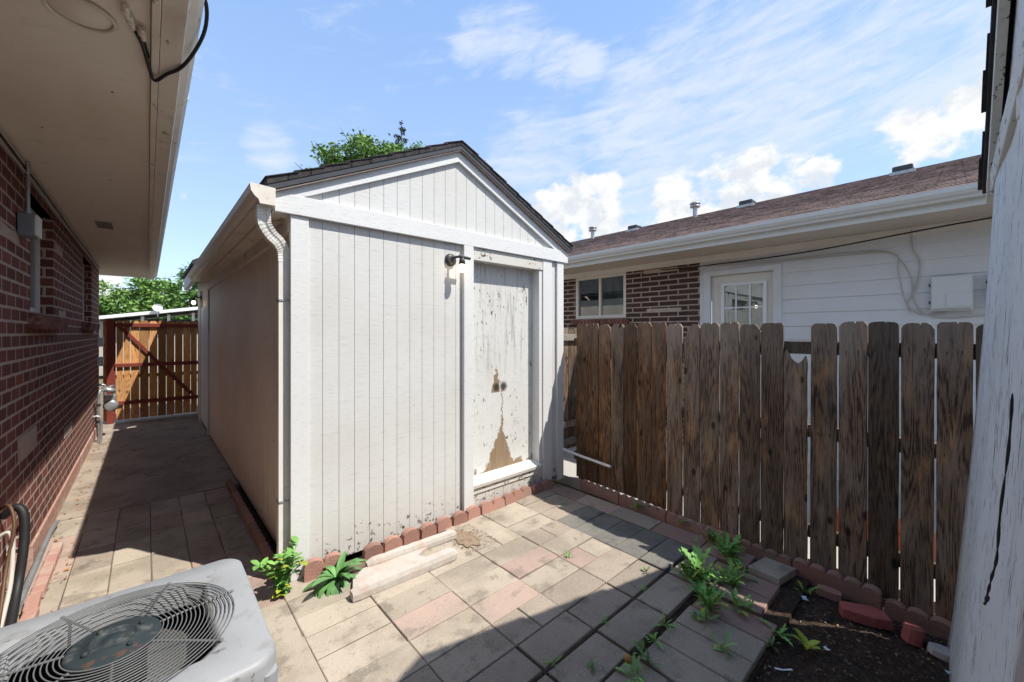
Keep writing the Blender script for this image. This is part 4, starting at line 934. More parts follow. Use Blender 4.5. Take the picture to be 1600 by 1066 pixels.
for k in range(9):
    for xe in (3.58, .94):
        t0 = k/9; t1 = min((k+1.15)/9, 1); xa = xe+(XR-xe)*t0+(.02 if xe > 2 else -.02); xb = xe+(XR-xe)*t1
        a.prism([(xa, gzr(xa)+.042), (xb, gzr(xb)+.044), (xb, gzr(xb)+.052), (xa, gzr(xa)+.062)], 'y', -3.6, -.088-.008*(k % 3))
a.build('roof', 'roof_dark', gs)
for xe in (3.52, .97):
    a = MB(); a.prism([(xe, gzr(xe)-.11), (XR, ZR-.11), (XR, ZR-.004), (xe, gzr(xe)-.004)], 'y', -.148, -.118); a.build('rake_board', 'peel_trim', gs, .003)
a = MB(); a.box(1.08, 3.32, -.15, -.125, 2.38, 2.50); a.build('trim_board', 'peel_trim', gs, .004)
a = MB(); T = Matrix.Translation((1.98, -.128, 2.36)) @ Matrix.Rotation(R(4), 4, 'Z'); a.box(-.4, .02, -.02, .0, -.05, .03, 0, T); a.build('batten', 'peel_trim', gs, .003)
cable('crack', [(1.375, wall_y(1.52)+.014, 1.52), (1.38, wall_y(1.4)+.012, 1.40), (1.40, wall_y(1.25)+.014, 1.25), (1.405, wall_y(1.15)+.012, 1.15), (1.435, wall_y(1.08)+.014, 1.085), (1.455, wall_y(1.03)+.016, 1.035), (1.44, wall_y(1.0)+.018, 1.02), (1.43, wall_y(1.03)+.014, 1.045)], [.0010+.0020*abs(math.sin(k*.9)) for k in range(36)], 'black_rubber', 'black cord in the peeling grey-white wall', 6, 'crack')  # dark crack in the boards, modelled as a thin black tube

# ------------------------------------------------------------------ neighbour house beyond the fence
NX = 5.80; EX = 5.16; EZ = 2.73
nh = thing('neighbour_house', (NX+3, 2, 0), 'low house beyond the fence with brown shingles, brick panel and pale siding', 'house')
W1 = (3.62, 4.66, 1.90, 2.64)
a = MB()
a.box(NX, NX+.2, 2.43, W1[0], 0, EZ); a.box(NX, NX+.2, W1[1], 11, 0, EZ); a.box(NX, NX+.2, W1[0], W1[1], 0, W1[2]); a.box(NX, NX+.2, W1[0], W1[1], W1[3], EZ); a.build('brick_panel', 'brick_far', nh)
D0, D1, DT = 1.455, 2.35, 2.50
a = MB(); z = .1; k = 0
while z < EZ-.01:
    z2 = min(z+.163, EZ)
    for (y0, y1) in ((-6, D0), (D1, 2.428)):
        if z >= DT: continue
        a.prism([(NX-.001, z), (NX-.016, z), (NX-.004, z2+.006), (NX-.001, z2+.006)], 'y', y0, y1)
    if z >= DT-.01: a.prism([(NX-.001, z), (NX-.016, z), (NX-.004, z2), (NX-.001, z2)], 'y', -6, 2.428)
    z = z2
a.box(NX, NX+.2, -6, D0, -.1, EZ); a.box(NX, NX+.2, D1, 2.43, -.1, EZ); a.box(NX, NX+.2, D0, D1, DT, EZ); a.build('lap_siding', 'siding_far', nh)
BX('frieze_board', 'trim_far', nh, NX-.03, NX-.004, -6, 11, EZ-.09, EZ-.002)
# door
dr = BX('door', 'trim_far', nh, NX+.03, NX+.07, D0+.07, D1-.07, .3, DT-.07)
dr2 = MB(); dr2.box(NX-.03, NX+.03, D0-.02, D0+.068, .25, DT); dr2.box(NX-.03, NX+.03, D1-.068, D1+.02, .25, DT); dr2.box(NX-.03, NX+.03, D0+.068, D1-.068, DT-.068, DT); dr2.build('door_frame', 'siding_far', nh, .003)
gy0, gy1, gz0_, gz1_ = D0+.17, D1-.22, 1.35, 2.30
MB().box(NX+.024, NX+.0285, gy0, gy1, gz0_, gz1_).build('pane', 'curtain', dr)
MB().box(NX+.014, NX+.018, gy0, gy1, gz0_, gz1_).build('pane', 'glass', dr)
a = MB(); mt = .018
for i in range(4): yy = gy0+(gy1-gy0)*i/3; a.box(NX+.004, NX+.03, yy-mt/2-(.012 if i in (0, 3) else 0), yy+mt/2+(.012 if i in (0, 3) else 0), gz0_, gz1_)
for i in range(4):
    zz = gz0_+(gz1_-gz0_)*i/3
    a.box(NX+.006, NX+.032, gy0-.02, gy1+.02, zz-mt/2-(.01 if i in (0, 3) else 0), zz+mt/2+(.01 if i in (0, 3) else 0))
a.build('muntins', 'far_white', dr)
# window
f = MB(); y0, y1, z0, z1 = W1; q = NX+.02
f.box(q-.02, q+.06, y0, y0+.05, z0, z1); f.box(q-.02, q+.06, y1-.05, y1, z0, z1); f.box(q-.02, q+.06, y0+.05, y1-.05, z0, z0+.05); f.box(q-.02, q+.06, y0+.05, y1-.05, z1-.045, z1); f.box(q-.014, q+.05, (y0+y1)/2-.02, (y0+y1)/2+.02, z0+.05, z1-.045)
wn = f.build('window', 'trim_far', nh, .002); MB().box(q+.02, q+.024, y0+.05, y1-.05, z0+.05, z1-.045).build('pane', 'glass', wn)
MB().box(q+.08, q+.09, y0, (y0+y1)/2, z0, z1).build('curtain', 'curtain', wn); MB().box(q+.04, q+.045, (y0+y1)/2+.02, y1-.05, z0+.05, z1-.045).build('insect_screen', 'blind', wn)
a = MB(); n = 15
for k in range(n): yy = y0-.06+k*.078; T = Matrix.Translation((NX, yy, z0-.1)) @ Matrix.Rotation(R(-10), 4, 'Y'); a.box(-.05, .02, .004, .072, 0, .085, 0, T)
a.build('window_sill', 'sill', nh, .003)
for b in ((2.75, 3.3, 2.57, 2.63), (2.7, 3.25, 1.96, 2.02)): BX('mortar_patch', 'mortar_patch', nh, NX-.006, NX-.001, *b)
BX('soffit', 'soffit_far', nh, EX+.02, NX+.05, -6, 11, EZ, EZ+.02)
BX('fascia_board', 'gutter_far', nh, EX, EX+.018, -6, 11, EZ-.01, EZ+.145)
gn = [(EX-.001, EZ+.145), (EX-.001, EZ+.055), (EX-.06, EZ+.055), (EX-.068, EZ+.075), (EX-.09, EZ+.09), (EX-.108, EZ+.118), (EX-.112, EZ+.155), (EX-.10, EZ+.155), (EX-.098, EZ+.122), (EX-.08, EZ+.1), (EX-.06, EZ+.063), (EX-.007, EZ+.063), (EX-.007, EZ+.145)]
MB().prism(gn, 'y', -6, 11).build('gutter', 'gutter_far', nh)
RXn = 10.6; RZn = EYE+.288*RXn
a = MB(); x0, z0 = EX-.06, EZ+.155; n = 34
for k in range(n):
    xa = x0+(RXn-x0)*k/n; xb = x0+(RXn-x0)*(k+1.06)/n; za = z0+(RZn-z0)*k/n; zb = z0+(RZn-z0)*(k+1.06)/n
    a.prism([(xa, za), (xb, zb), (xb, zb+.006), (xa, za+.016)], 'y', -6, 11)
a.prism([(x0, z0-.02), (RXn, RZn-.02), (16, z0-.02)], 'y', -5.98, 10.98)
nr = a.build('roof', 'shingle_far', nh)
def roofz(x): return z0+(RZn-z0)*(x-x0)/(RXn-x0)
def vent(px, x, kind, lab):
    u = px-800; yv = x*(465.2-.6717*u)/(421.8+.7408*u); zb = roofz(x)-.02
    if kind == 'pipe':
        t_ = thing('vent_pipe', (x, yv, zb), lab, 'vent pipe', 'vents on the neighbour roof')
        MB().tube([(x, yv, zb), (x, yv, zb+.32)], .05, 14).build('pipe', 'galv', t_)
        a = MB(); a.lathe([(.05, 0), (.11, .0), (.115, .03), (.06, .045), (.06, .07), (.12, .075), (.10, .11), (0, .125)], (x, yv, zb+.26), 18); a.build('cap', 'galv', t_)
    else:
        t_ = thing('roof_vent', (x, yv, zb), lab, 'roof vent', 'vents on the neighbour roof')
        a = MB(); a.box(x-.15, x+.15, yv-.13, yv+.13, zb+.03, zb+.13); a.build('hood', 'fascia_dark' if False else 'black_metal', t_, .02); BX('flange', 'galv', t_, x-.18, x+.18, yv-.16, yv+.16, zb-.06, zb+.029)
vent(926, 9.6, 'pipe', 'wide capped vent pipe near the far end of the neighbour roof'); vent(1086, 9.8, 'pipe', 'thin capped vent pipe at the middle of the neighbour roof ridge')
vent(992, 9.6, 'box', 'low black roof vent between the two vent pipes'); vent(1168, 9.7, 'box', 'low black roof vent right of the thin vent pipe'); vent(1411, 9.7, 'box', 'largest looking black roof vent near the right end of the roof')
# utility boxes and cables on the neighbour wall
def boxy(y0, y1, z0, z1, lab):
    t_ = thing('utility_box', (NX-.06, (y0+y1)/2, z0), lab, 'utility box', 'utility boxes on the neighbour wall')
    BX('back_box', 'plastic', t_, NX-.08, NX-.018, y0, y1, z0, z1, bevel=.01); BX('cover', 'plastic', t_, NX-.105, NX-.082, y0+.01, y1-.006, z0+.02, z1-.006, bevel=.008)
    BX('small_cover', 'plastic', t_, NX-.112, NX-.1055, y0+.012, y0+(y1-y0)*.62, z0+.04, z0+(z1-z0)*.47, bevel=.002)
    for z in (z0+.07, z1-.1): BX('hinge', 'black_metal', t_, NX-.09, NX-.07, y1+.001, y1+.012, z, z+.03)
boxy(-.115, .165, 1.86, 2.20, 'large pale utility box with a smaller cover on the neighbour wall'); boxy(-.46, -.20, 1.90, 2.20, 'pale box half hidden behind the grey-white shed corner')
cx_ = NX-.03
cable('cable', [(EX+.3, -1.2, 2.70), (EX+.4, 0, 2.66), (NX-.05, 1.2, 2.60), (NX-.04, 2.4, 2.585), (NX-.04, 3.0, 2.60)], .008, 'black_rubber', 'long dark cable crossing the neighbour wall under the eave')
cable('cable', [(cx_, .30, 2.70), (cx_, .29, 2.5), (cx_, .24, 2.35), (cx_, .27, 2.1), (cx_, .33, 1.95), (cx_, .25, 1.85), (cx_, .1, 1.84), (cx_, .02, 1.88)], .006, 'cable_pale', 'pale cable dropping from the eave to the utility box')
cable('cable', [(cx_, 2.2, 2.56), (cx_, 1.5, 2.53), (cx_, .9, 2.52), (cx_, .5, 2.50), (cx_, .38, 2.4), (cx_, .30, 2.2), (cx_, .28, 1.98), (cx_, .20, 1.84), (cx_, 0, 1.80), (cx_, -.4, 1.86)], .0055, 'cable_pale', 'pale cable running over the door then looping below the utility box')
cable('cable', [(cx_, 2.42, 2.45), (cx_, 2.40, 2.52), (cx_, 2.2, 2.58), (cx_, 1.4, 2.55), (cx_, .7, 2.54), (cx_, .42, 2.47), (cx_, .40, 2.3), (cx_, .36, 2.05), (cx_, .31, 1.86)], .0045, 'cable_pale', 'thin pale cable curving beside the longer one on the siding')
# things seen through the fence gaps
a = MB(); a.box(4.2, 4.5, .1, .7, -.02, .12); a.box(4.22, 4.48, .12, .68, .12, .16); tag(a.build('planter_trough', 'redthing', None, .02), 'orange-red trough glimpsed through gaps low in the fence', 'trough')

# ------------------------------------------------------------------ air conditioner
AX, AY, AZ, AH = -.07, 1.62, .75, .345
ac = thing('air_conditioner', (AX, AY, 0), 'grey air conditioner condenser with a round wire fan guard', 'air conditioner')
def rsq(h, r, n=8):
    pts = []
    for (sx, sy, a0) in ((1, 1, 0), (-1, 1, 90), (-1, -1, 180), (1, -1, 270)):
        for i in range(n+1): t_ = R(a0+90*i/n); pts.append((sx*(h-r)+r*math.cos(t_), sy*(h-r)+r*math.sin(t_)))
    return pts
a = MB(); o_ = rsq(AH, .07); n = len(o_); GR = .278
rings = [(rsq(AH+.004, .074), AZ-.075), (rsq(AH+.004, .074), AZ-.022), (rsq(AH, .07), AZ-.008), (rsq(AH-.010, .062), AZ)]
vs = []
for pts, z in rings: vs += [(AX+p[0], AY+p[1], z) for p in pts]
ang = [math.atan2(p[1], p[0]) for p in o_]
vs += [(AX+(GR+.022)*math.cos(t_), AY+(GR+.022)*math.sin(t_), AZ+.002) for t_ in ang]
vs += [(AX+(GR+.006)*math.cos(t_), AY+(GR+.006)*math.sin(t_), AZ-.004) for t_ in ang]
vs += [(AX+(GR)*math.cos(t_), AY+(GR)*math.sin(t_), AZ-.07) for t_ in ang]
fs = [(L*n+i, L*n+(i+1) % n, (L+1)*n+(i+1) % n, (L+1)*n+i) for L in range(6) for i in range(n)]
a.add(vs, fs, 0, True); top = a.build('top_cover', 'acmetal', ac)
a = MB(); p_ = rsq(AH-.012, .06)
for i in range(n):
    j = (i+1) % n; a.add([(AX+p_[i][0], AY+p_[i][1], .04), (AX+p_[j][0], AY+p_[j][1], .04), (AX+p_[j][0], AY+p_[j][1], AZ-.07), (AX+p_[i][0], AY+p_[i][1], AZ-.07)], [(0, 1, 2, 3)])
a.build('coil', 'coil', ac)
a = MB()
for z in [.10+.035*k for k in range(16)]:
    pts = [(AX+p[0], AY+p[1], z) for p in rsq(AH-.004, .066, 4)]; a.tube(pts, .004, 4, 0, True)
for (sx, sy) in ((1, 1), (1, -1), (-1, 1), (-1, -1)):
    a.tube([(AX+sx*(AH-.026), AY+sy*(AH-.026), .0), (AX+sx*(AH-.026), AY+sy*(AH-.026), AZ-.05)], .026, 10)
a.build('side_grille', 'acmetal', ac)
a = MB(); pts = rsq(AH+.002, .07); a.prism([(AX+p[0], AY+p[1]) for p in pts], 'z', .0, .05); a.build('base_pan', 'acmetal', ac)
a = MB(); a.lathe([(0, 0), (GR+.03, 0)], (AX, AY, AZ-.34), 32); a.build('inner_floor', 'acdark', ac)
# fan guard
for (sx, sy) in ((.9, -1), (0, -1), (1, .0), (1, .8), (-.5, -1)):
    px_, py_ = AX+sx*(AH+.004) if abs(sx) == 1 else AX+sx*AH*.8, AY+sy*(AH+.004) if abs(sy) == 1 else AY+sy*AH*.8
    MB().lathe([(0, .003), (.005, .003), (.006, 0), (0, -.001)], (px_, py_, AZ-.05), 10, 0, Matrix.Rotation(R(90), 4, 'X') if abs(sy) == 1 else Matrix.Rotation(R(90), 4, 'Y')).build('screw', 'acwire', ac)
def gzz(r): return AZ+.008+.010*(1-(r/GR)**2)
a = MB()
for k in range(17):
    r_ = .106+(GR+.004-.106)*k/16; m_ = 56
    a.tube([(AX+r_*math.cos(6.28319*t_/m_), AY+r_*math.sin(6.28319*t_/m_), gzz(r_)) for t_ in range(m_)], .0017, 6, 0, True)
a.build('guard_rings', 'acwire', ac)
for k in range(7):
    t_ = 2*math.pi*(k+.25)/7; c, s = math.cos(t_), math.sin(t_)
    pts = [(AX+r_*c, AY+r_*s, gzz(r_)-.006) for r_ in (.03, .1, .15, .2, .25, GR)]+[(AX+(GR+.018)*c, AY+(GR+.018)*s, AZ+.006)]
    a = MB(); a.tube(pts, .0036, 6); a.lathe([(0, .005), (.005, .004), (.006, .0)], (AX+(GR+.016)*c, AY+(GR+.016)*s, AZ+.003), 10); a.build('guard_spoke', 'acwire', ac)
a = MB(); a.lathe([(0, .006), (.022, .006), (.025, .001), (.045, .001), (.048, .006), (.054, .006), (.057, .001), (.092, -.002), (.100, -.004), (.103, -.012), (.100, -.02)], (AX, AY, AZ+.021), 40)
for k in range(4): t_ = R(30+90*k); a.lathe([(0, .008), (.006, .007), (.007, 0)], (AX+.066*math.cos(t_), AY+.066*math.sin(t_), AZ+.0235), 8)
a.build('motor_plate', 'acplate', ac)
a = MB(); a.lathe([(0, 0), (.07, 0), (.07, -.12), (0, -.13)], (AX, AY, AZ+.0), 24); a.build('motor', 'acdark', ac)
for k in range(3):
    a = MB(); vs = []; 
    for i in range(7):
        r_ = .06+.19*i/6
        for s, dz in ((-.42, -.03), (0, .0), (.42, .035)):
            t_ = 2*math.pi*k/3+.6+s*(1.1-.02*i)+.05*i; vs.append((AX+r_*math.cos(t_), AY+r_*math.sin(t_), AZ-.14+dz))
    a.add(vs, [(i*3+j, (i+1)*3+j, (i+1)*3+j+1, i*3+j+1) for i in range(6) for j in range(2)], 0, True); a.build('fan_blade', 'blade', ac)

# ------------------------------------------------------------------ weeds
def leaf(mb, base, d, up, L, W, curl=.4, jag=0, m=0, n=6, fold=.25, lobes=4):
    d = Vector(d).normalized(); up = Vector(up); side = d.cross(up).normalized(); up = side.cross(d).normalized(); base = Vector(base); vs = []
    for i in range(n+1):
        t_ = i/n; wd = W*math.sin(math.pi*min(1, (t_*.93+.05)))**.8
        if jag: wd *= (1-jag*.5)+(jag*.9 if i % 2 else -jag*.3)
        if i == n: wd = W*.02
        a_ = curl*t_; p = base+d*(L*t_*math.cos(a_*.7))+up*(L*(t_*.15-curl*.55*t_*t_))
        vs += [p+side*wd*.5+up*fold*wd*.5, p, p-side*wd*.5+up*fold*wd*.5]
    mb.add(vs, [(i*3+j, i*3+j+1, (i+1)*3+j+1, (i+1)*3+j) for i in range(n) for j in range(2)], m, True)
def rosette(name, loc, size, nl, seed, label, m='weed', jag=.8, up=.6, cat='weed', grp='weeds growing between the pavers', wr=.22, n=9, curl=.6):
    r = random.Random(seed); a = MB(); x, y, z = loc; nc = 3 if size > .14 else 2 if size > .09 else 1
    for c in range(nc):
        bx, by = x+r.uniform(-.3, .3)*size*(nc > 1), y+r.uniform(-.3, .3)*size*(nc > 1); q = int(nl*(.75 if nc > 1 else 1.2)); sc_ = r.uniform(.7, 1)
        for k in range(q):
            t_ = 2*math.pi*k/q+r.uniform(-.6, .6); el = r.uniform(.05, up*1.5); L = size*sc_*r.uniform(.35, 1.05)
            d = (math.cos(t_), math.sin(t_), el*1.5); st = .18*L; dv = Vector(d).normalized(); b0 = Vector((bx, by, z))
            a.tube([b0, b0+dv*st*1.2], .0012, 4, 0, caps=False)
            leaf(a, b0+dv*st, d, (r.uniform(-.25, .25), r.uniform(-.25, .25), 1), L, L*wr*r.uniform(.7, 1.3), curl*r.uniform(.3, 1.7), jag*r.uniform(.7, 1.1), 1 if r.random() < .10 else 0, n)
    return tag(a.build(name, [m, 'weed_yellow']), label, cat, grp)
def bush(name, loc, h, spread, ns, seed, label, leafL=.05, cat='weed', m=('weed', 'weed_yellow'), lw=.62, yellow=.12, per=9):
    r = random.Random(seed); x, y, z = loc; root = thing(name, loc, label, cat)
    st = MB(); a = MB()
    for k in range(ns):
        t_ = 2*math.pi*k/ns+r.uniform(-.4, .4); hh = h*r.uniform(.55, 1.05); sp_r = spread*r.uniform(.3, 1)
        tip = Vector((x+sp_r*math.cos(t_), y+sp_r*math.sin(t_), z+hh)); mid = Vector((x+sp_r*.35*math.cos(t_), y+sp_r*.35*math.sin(t_), z+hh*.55))
        path_ = smooth_path([loc, mid, tip], 4); st.tube(path_, [.004*(1-.6*i/len(path_)) for i in range(len(path_))], 5)
        for j in range(per):
            q = path_[min(len(path_)-1, 1+int((len(path_)-1)*(j+1)/per))]; az = r.uniform(0, 6.28); L = leafL*r.uniform(.6, 1.15)
            leaf(a, q, (math.cos(az), math.sin(az), r.uniform(.0, .8)), (0, 0, 1), L, L*lw, r.uniform(.2, .7), 0, 1 if (r.random() < yellow or q.z < z+h*.25 and r.random() < .4) else 0, 5)
    st.build('stem', m[0], root); a.build('leaves', list(m), root)
    return root
bush('leafy_weed', (.625, 2.83, .0), .27, .13, 17, 3, 'bushy green weed with oval leaves at the foot of the corner downspout', .060)
# broad-leaved plant by the shed front
r = random.Random(12); a = MB(); x, y = .93, 2.74
for k in range(34):
    t_ = 2*math.pi*k/34*1.0+r.uniform(-.25, .25); el = r.choice([.3, .7, 1.2, 1.7]); L = r.uniform(.15, .26)
    if math.sin(t_) > .35: el = max(el, 1.1); L *= .8
    leaf(a, (x, y, .01), (math.cos(t_), math.sin(t_), el), (0, 0, 1), L*1.1, L*.24, r.uniform(.6, 2.0), 0, 0, 8, .35)
tag(a.build('broad_leaved_weed', 'broad'), 'weed with long broad drooping leaves beside the splash block', 'weed')
WE = [((2.72, 1.16, 0), .22, 20, 'largest jagged-leaved weed clump on the patio by the fence'), ((2.52, 1.02, 0), .17, 16, 'bright weed clump at the tip of the sunlit strip'), ((2.86, 1.0, 0), .16, 14, 'toothed weed on the red pavers beside the largest clump'), ((3.16, 1.10, 0), .20, 16, 'tall jagged weed right against the fence edging'), ((3.26, 1.28, 0), .12, 11, 'small jagged weed at the fence edging left of the tall one'), ((3.0, .98, 0), .13, 10, 'spreading weed between the tall one and the tan loose paver'),
      ((2.62, .84, 0), .12, 12, 'feathery weed in the joint of the dark red paver'), ((2.36, .98, 0), .10, 9, 'weed at the start of the widest paver gap'), ((2.16, 1.10, 0), .09, 8, 'small weed midway down the widest paver gap'), ((2.02, 1.10, 0), .10, 8, 'weed with pale yellow-green leaves in the widest paver gap'), ((1.87, 1.06, 0), .11, 10, 'weed at the near end of the widest paver gap'),
      ((2.22, .80, 0), .11, 11, 'jagged weed lying on the turned grey pavers'), ((2.58, .68, -.02), .10, 10, 'weed at the broken end of the patio by the soil'), ((2.48, .66, -.03), .07, 7, 'tiny weed hanging over the patio edge'), ((3.18, .66, -.05), .11, 11, 'lobed green weed in the soil by the fence edging'),
      ((2.30, 1.92, 0), .065, 12, 'flat star-shaped weed in the sunlit pavers'), ((2.53, 2.03, 0), .03, 7, 'tiny weed in the sunlit joint behind the star-shaped one'), ((1.93, 1.345, 0), .065, 9, 'small weed in the second wide gap'), ((2.35, 1.345, 0), .05, 7, 'small weed at a crossing of the second wide gap'), ((2.55, 1.43, 0), .06, 7, 'small weed near the far end of the second wide gap'), ((1.50, 1.345, 0), .06, 8, 'small dark weed at the lower end of the second wide gap'),
      ((3.40, 2.0, .0), .11, 10, 'weed leaning on the fence boards behind the edging'), ((3.37, 1.56, .02), .07, 8, 'small weed on the edging at the fourth pink paver'), ((3.20, 1.37, 0), .07, 7, 'weed in the joint between two pink pavers near the fence'), ((1.72, 1.05, 0), .10, 9, 'weed beside the snail-shaped shell in the widest gap'), ((1.62, 1.20, 0), .05, 7, 'small weed at the bottom edge in the second gap')]
M['weed_dull'] = mat('dull_weed_leaf', (.13, .22, .075), .7, [(25, (1,1,1), .45, .65, (.20, .30, .12), .6)], island=.3)
for i, (loc, s, nl, lab) in enumerate(WE):
    kind = 0 if s > .14 else i % 3
    rosette('weed', loc, s, nl if kind else int(nl*1.2), 30+i, lab, ('weed', 'weed_dull', 'weed')[kind], (.85, 0, .6)[kind], (.9 if s > .1 else .5)*(1, 1.5, .8)[kind], wr=(.22, .34, .15)[kind], n=9 if s > .08 else 5)
r = random.Random(3); a = MB()
for k, t_ in enumerate((.4, 2.0, 3.4, 4.6, 5.6, 1.2)): leaf(a, (2.59, .53, soil_z(2.59, .53)+.012+.014*(k % 3)), (math.cos(t_), math.sin(t_), .9 if k % 2 else .5), (0, 0, 1), .085, .032, .5, 0, 0, 6)
tag(a.build('seedling', 'weed_yellow'), 'single yellow-green seedling in the middle of the soil bed', 'seedling')
a = MB(); a.lathe([(0, .028), (.012, .026), (.021, .014), (.020, 0), (.012, -.01), (0, -.012)], (1.79, 1.105, .0), 16); tag(a.build('round_nut', 'dryleaf'), 'round tan nut lying in the widest paver gap', 'nut')
def scrap(name, pts, m, label):
    a = MB(); n = len(pts); a.add([Vector(p) for p in pts]+[Vector(p)+Vector((0, 0, .0015)) for p in pts], [list(range(n))[::-1], [i+n for i in range(n)]]+[(i, (i+1) % n, (i+1) % n+n, i+n) for i in range(n)]); return tag(a.build(name, m), label, 'litter')
def sc_at(x, y, L, W, rz, bend=.006):
    c, s = math.cos(rz), math.sin(rz); z = soil_z(x, y)+.012
    return [(x+c*u-s*v, y+s*u+c*v, z+bend*(abs(u)/L)) for u, v in ((-L, -W), (-L*.3, -W*1.2), (L*.4, -W*.7), (L, -W), (L*.9, W), (0, W*.8), (-L, W*1.1))]
scrap('litter', sc_at(2.37, .58, .042, .005, R(-48)), 'litter', 'thin white strip of litter lying on the soil near the bottom edge')
scrap('litter', sc_at(3.08, .64, .022, .014, .4), 'bluelitter', 'crumpled blue and white scrap on the soil below the loose paver')
scrap('litter', sc_at(2.68, .46, .014, .009, 1.0), 'litter', 'small white scrap in the middle of the soil bed')
scrap('litter', sc_at(2.95, -.0, .035, .012, 1.9), 'bluelitter', 'grey plastic scrap by the foot of the grey-white wall')

# ------------------------------------------------------------------ trees and the house beyond the gate
def tree(name, loc, H, crown, leaves, lsize, m, seed, label, cat='tree', conifer=False, trunk_r=.16, grp=None, twigs=4):
    """crown: list of (dx, dy, z, radius) lobes; leaves: count"""
    r = random.Random(seed); x, y, z = loc; root = thing(name, loc, label, cat, grp); t_ = MB()
    top = Vector((x, y, H*.75)); t_.tube(smooth_path([(x, y, z-.1), (x+.1, y, H*.3), (x-.05, y+.1, H*.55), top], 4), [trunk_r*(1-.8*i/12) for i in range(13)], 8)
    for (dx, dy, cz, cr) in crown:
        s = Vector((x, y, H*r.uniform(.3, .55))); e = Vector((x+dx, y+dy, cz)); t_.tube(smooth_path([s, s.lerp(e, .5)+Vector((0, 0, -.15)), e], 3), [trunk_r*.4*(1-.12*i) for i in range(7)], 5)
        for k in range(twigs if not conifer else 0):
            az = r.uniform(0, 6.28); q = e+Vector((math.cos(az)*cr*.8, math.sin(az)*cr*.8, cr*r.uniform(.3, 1.15))); t_.tube([e, e.lerp(q, .5)+Vector((.05, .0, .05)), q], [.03, .018, .006], 4)
    t_.build('trunk', 'bark', root)
    a = MB(); tot = sum(c[3]**2 for c in crown)
    for (dx, dy, cz, cr) in crown:
        n = int(leaves*cr*cr/tot); clumps = [Vector((r.gauss(0, 1), r.gauss(0, 1), r.gauss(0, .9))).normalized()*cr*r.uniform(.45, 1.0) for _ in range(max(10, int(cr*16)))]
        for k in range(n):
            c = r.choice(clumps); p = Vector((x+dx, y+dy, cz))+c+Vector((r.gauss(0, 1), r.gauss(0, 1), r.gauss(0, .8)))*cr*.17
            s = lsize*r.uniform(.6, 1.3); d = Vector((r.gauss(0, 1), r.gauss(0, 1), r.gauss(0, .6))).normalized(); u = d.cross(Vector((r.gauss(0, 1), r.gauss(0, 1), r.gauss(0, 1)))).normalized()
            a.add([p-d*s, p+u*s*.45, p+d*s, p-u*s*.45], [(0, 1, 2, 3)])
    a.build('crown', m, root); return root
tree('leafy_tree', (6.95, 14.6, 0), 8.8, [(-1.9, .3, 7.6, .85), (-2.6, .5, 6.8, .8), (-1.2, 0, 7.7, 1.0), (-.3, .2, 8.1, 1.0), (.6, .2, 8.15, 1.0), (1.5, -.1, 8.0, .95), (-2.2, .2, 6.9, .75), (0, 0, 7.0, 1.3), (2.5, -.3, 8.5, .8), (3.3, -.9, 8.6, .65), (1.4, 0, 7.2, 1.3), (-1.1, 0, 6.6, 1.1)], 38000, .075, 'leaf2', 1, 'green leafy tree rising over the roof of the white shed')
cr = [(0, 0, 4.5+.55*k, 1.35-.14*k) for k in range(9)]
tree('conifer', (9.4, 18.6, 0), 12, [(0, 0, 12.15, .10), (0, 0, 11.75, .2), (0, 0, 11.35, .3), (0, 0, 10.8, .4), (0, 0, 10.3, .42), (0, 0, 9.8, .6), (0, 0, 9.1, .8), (0, 0, 8.4, 1.0)], 6500, .06, 'leaf3', 2, 'dark pointed conifer tip poking up behind the leafy tree', 'tree', True, twigs=0)
tree('leafy_tree', (-4.4, 38, 0), 6, [(0, 0, 4.9, 1.2), (.6, 0, 3.6, 1.5), (-1, 0, 3.6, 1.5), (2.0, 1, 2.9, 1.2), (.2, 0, 2.6, 1.5)], 4500, .17, 'leaf', 3, 'tree beyond the gate at the end of the house wall', grp='trees beyond the gate')
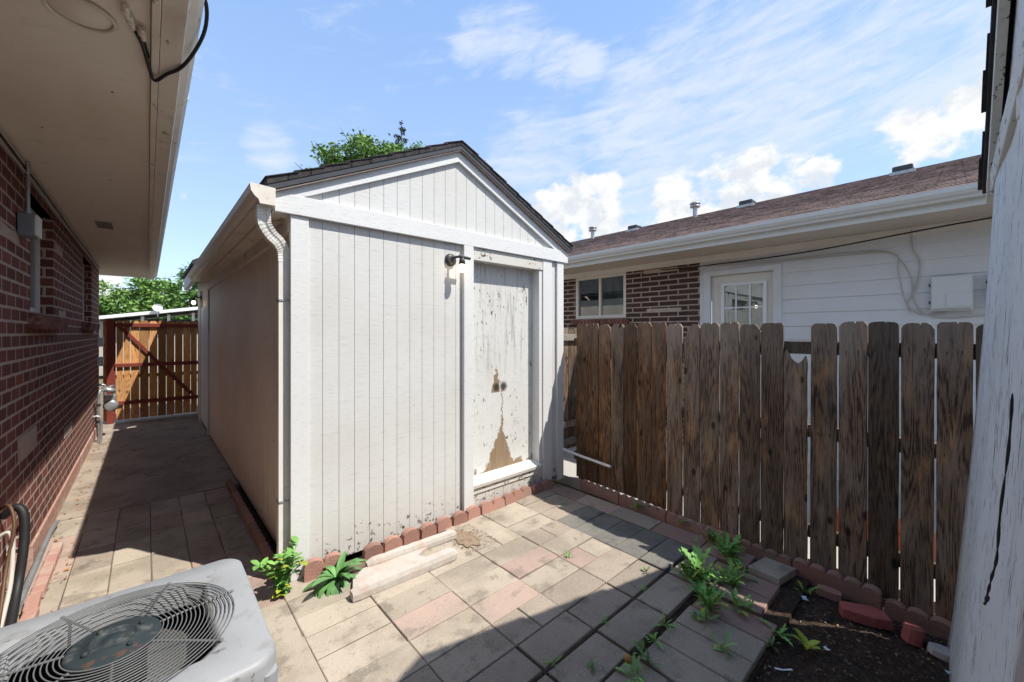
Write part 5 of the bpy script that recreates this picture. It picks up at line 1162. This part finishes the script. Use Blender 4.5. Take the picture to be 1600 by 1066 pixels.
tree('leafy_tree', (-.6, 40, 0), 6.5, [(0, 0, 4.4, 1.5), (1.4, 0, 4.6, 1.5), (-1.3, 0, 3.8, 1.3), (.4, 0, 3.0, 1.9), (2.2, 1, 3.3, 1.4)], 5200, .17, 'leaf2', 4, 'bright tree in the middle beyond the gate', grp='trees beyond the gate')
tree('leafy_tree', (2.6, 36, 0), 7, [(-.2, 0, 5.5, .9), (.7, 0, 5.0, 1.1), (-.5, 0, 4.3, 1.2), (0, 0, 3.1, 1.7), (1.8, 0, 5.4, .9)], 5200, .15, 'leaf', 5, 'tallest tree beyond the gate beside the rear shed roof', grp='trees beyond the gate')
tree('leafy_tree', (-2.4, 46, 0), 6, [(0, 0, 3.0, 1.8), (3, 0, 2.8, 1.8), (-3, 0, 2.8, 1.8), (6, 0, 3.0, 1.8)], 4500, .2, 'leaf', 6, 'low dark tree mass furthest beyond the gate', grp='trees beyond the gate')
fh = thing('far_house', (1.5, 21, 0), 'low house with a white gabled roof edge beyond the gate', 'house')
BX('wall', 'far_wall', fh, -1.5, 6.5, 22, 28, 0, 2.05, bevel=0)
a = MB(); a.prism([(-2.0, 2.05), (2.2, 2.72), (6.6, 2.05), (6.6, 2.17), (2.2, 2.85), (-2.0, 2.17)], 'y', 21.4, 28.5); a.build('roof', 'far_white', fh)
for k in range(7): BX('post', 'far_white', fh, -.2+k*.8, -.1+k*.8, 21.9, 21.98, 0, 2.3+.1*min(k, 3), bevel=0)
BX('window', 'dark_in', fh, -.1, 4.6, 21.985, 21.995, 1.6, 2.2, bevel=0)
a = MB(); a.lathe([(0, 0), (.09, .01), (.14, .04), (.16, .08)], (.3, 21.3, 2.62), 16, 0, Matrix.Rotation(R(70), 4, 'X')); a.tube([(.3, 21.5, 2.3), (.3, 21.3, 2.62)], .02, 6); tag(a.build('satellite_dish', 'far_white'), 'small white satellite dish on the roof of the house beyond the gate', 'satellite dish')
f2 = thing('far_shed', (-4, 26, 0), 'white flat-topped outbuilding behind the left end of the gate', 'outbuilding')
BX('wall', 'far_white', f2, -7, -1.4, 25, 29, 0, 2.1, bevel=0); BX('roof', 'far_white', f2, -7.2, -1.2, 24.8, 29.2, 2.101, 2.3, bevel=0)
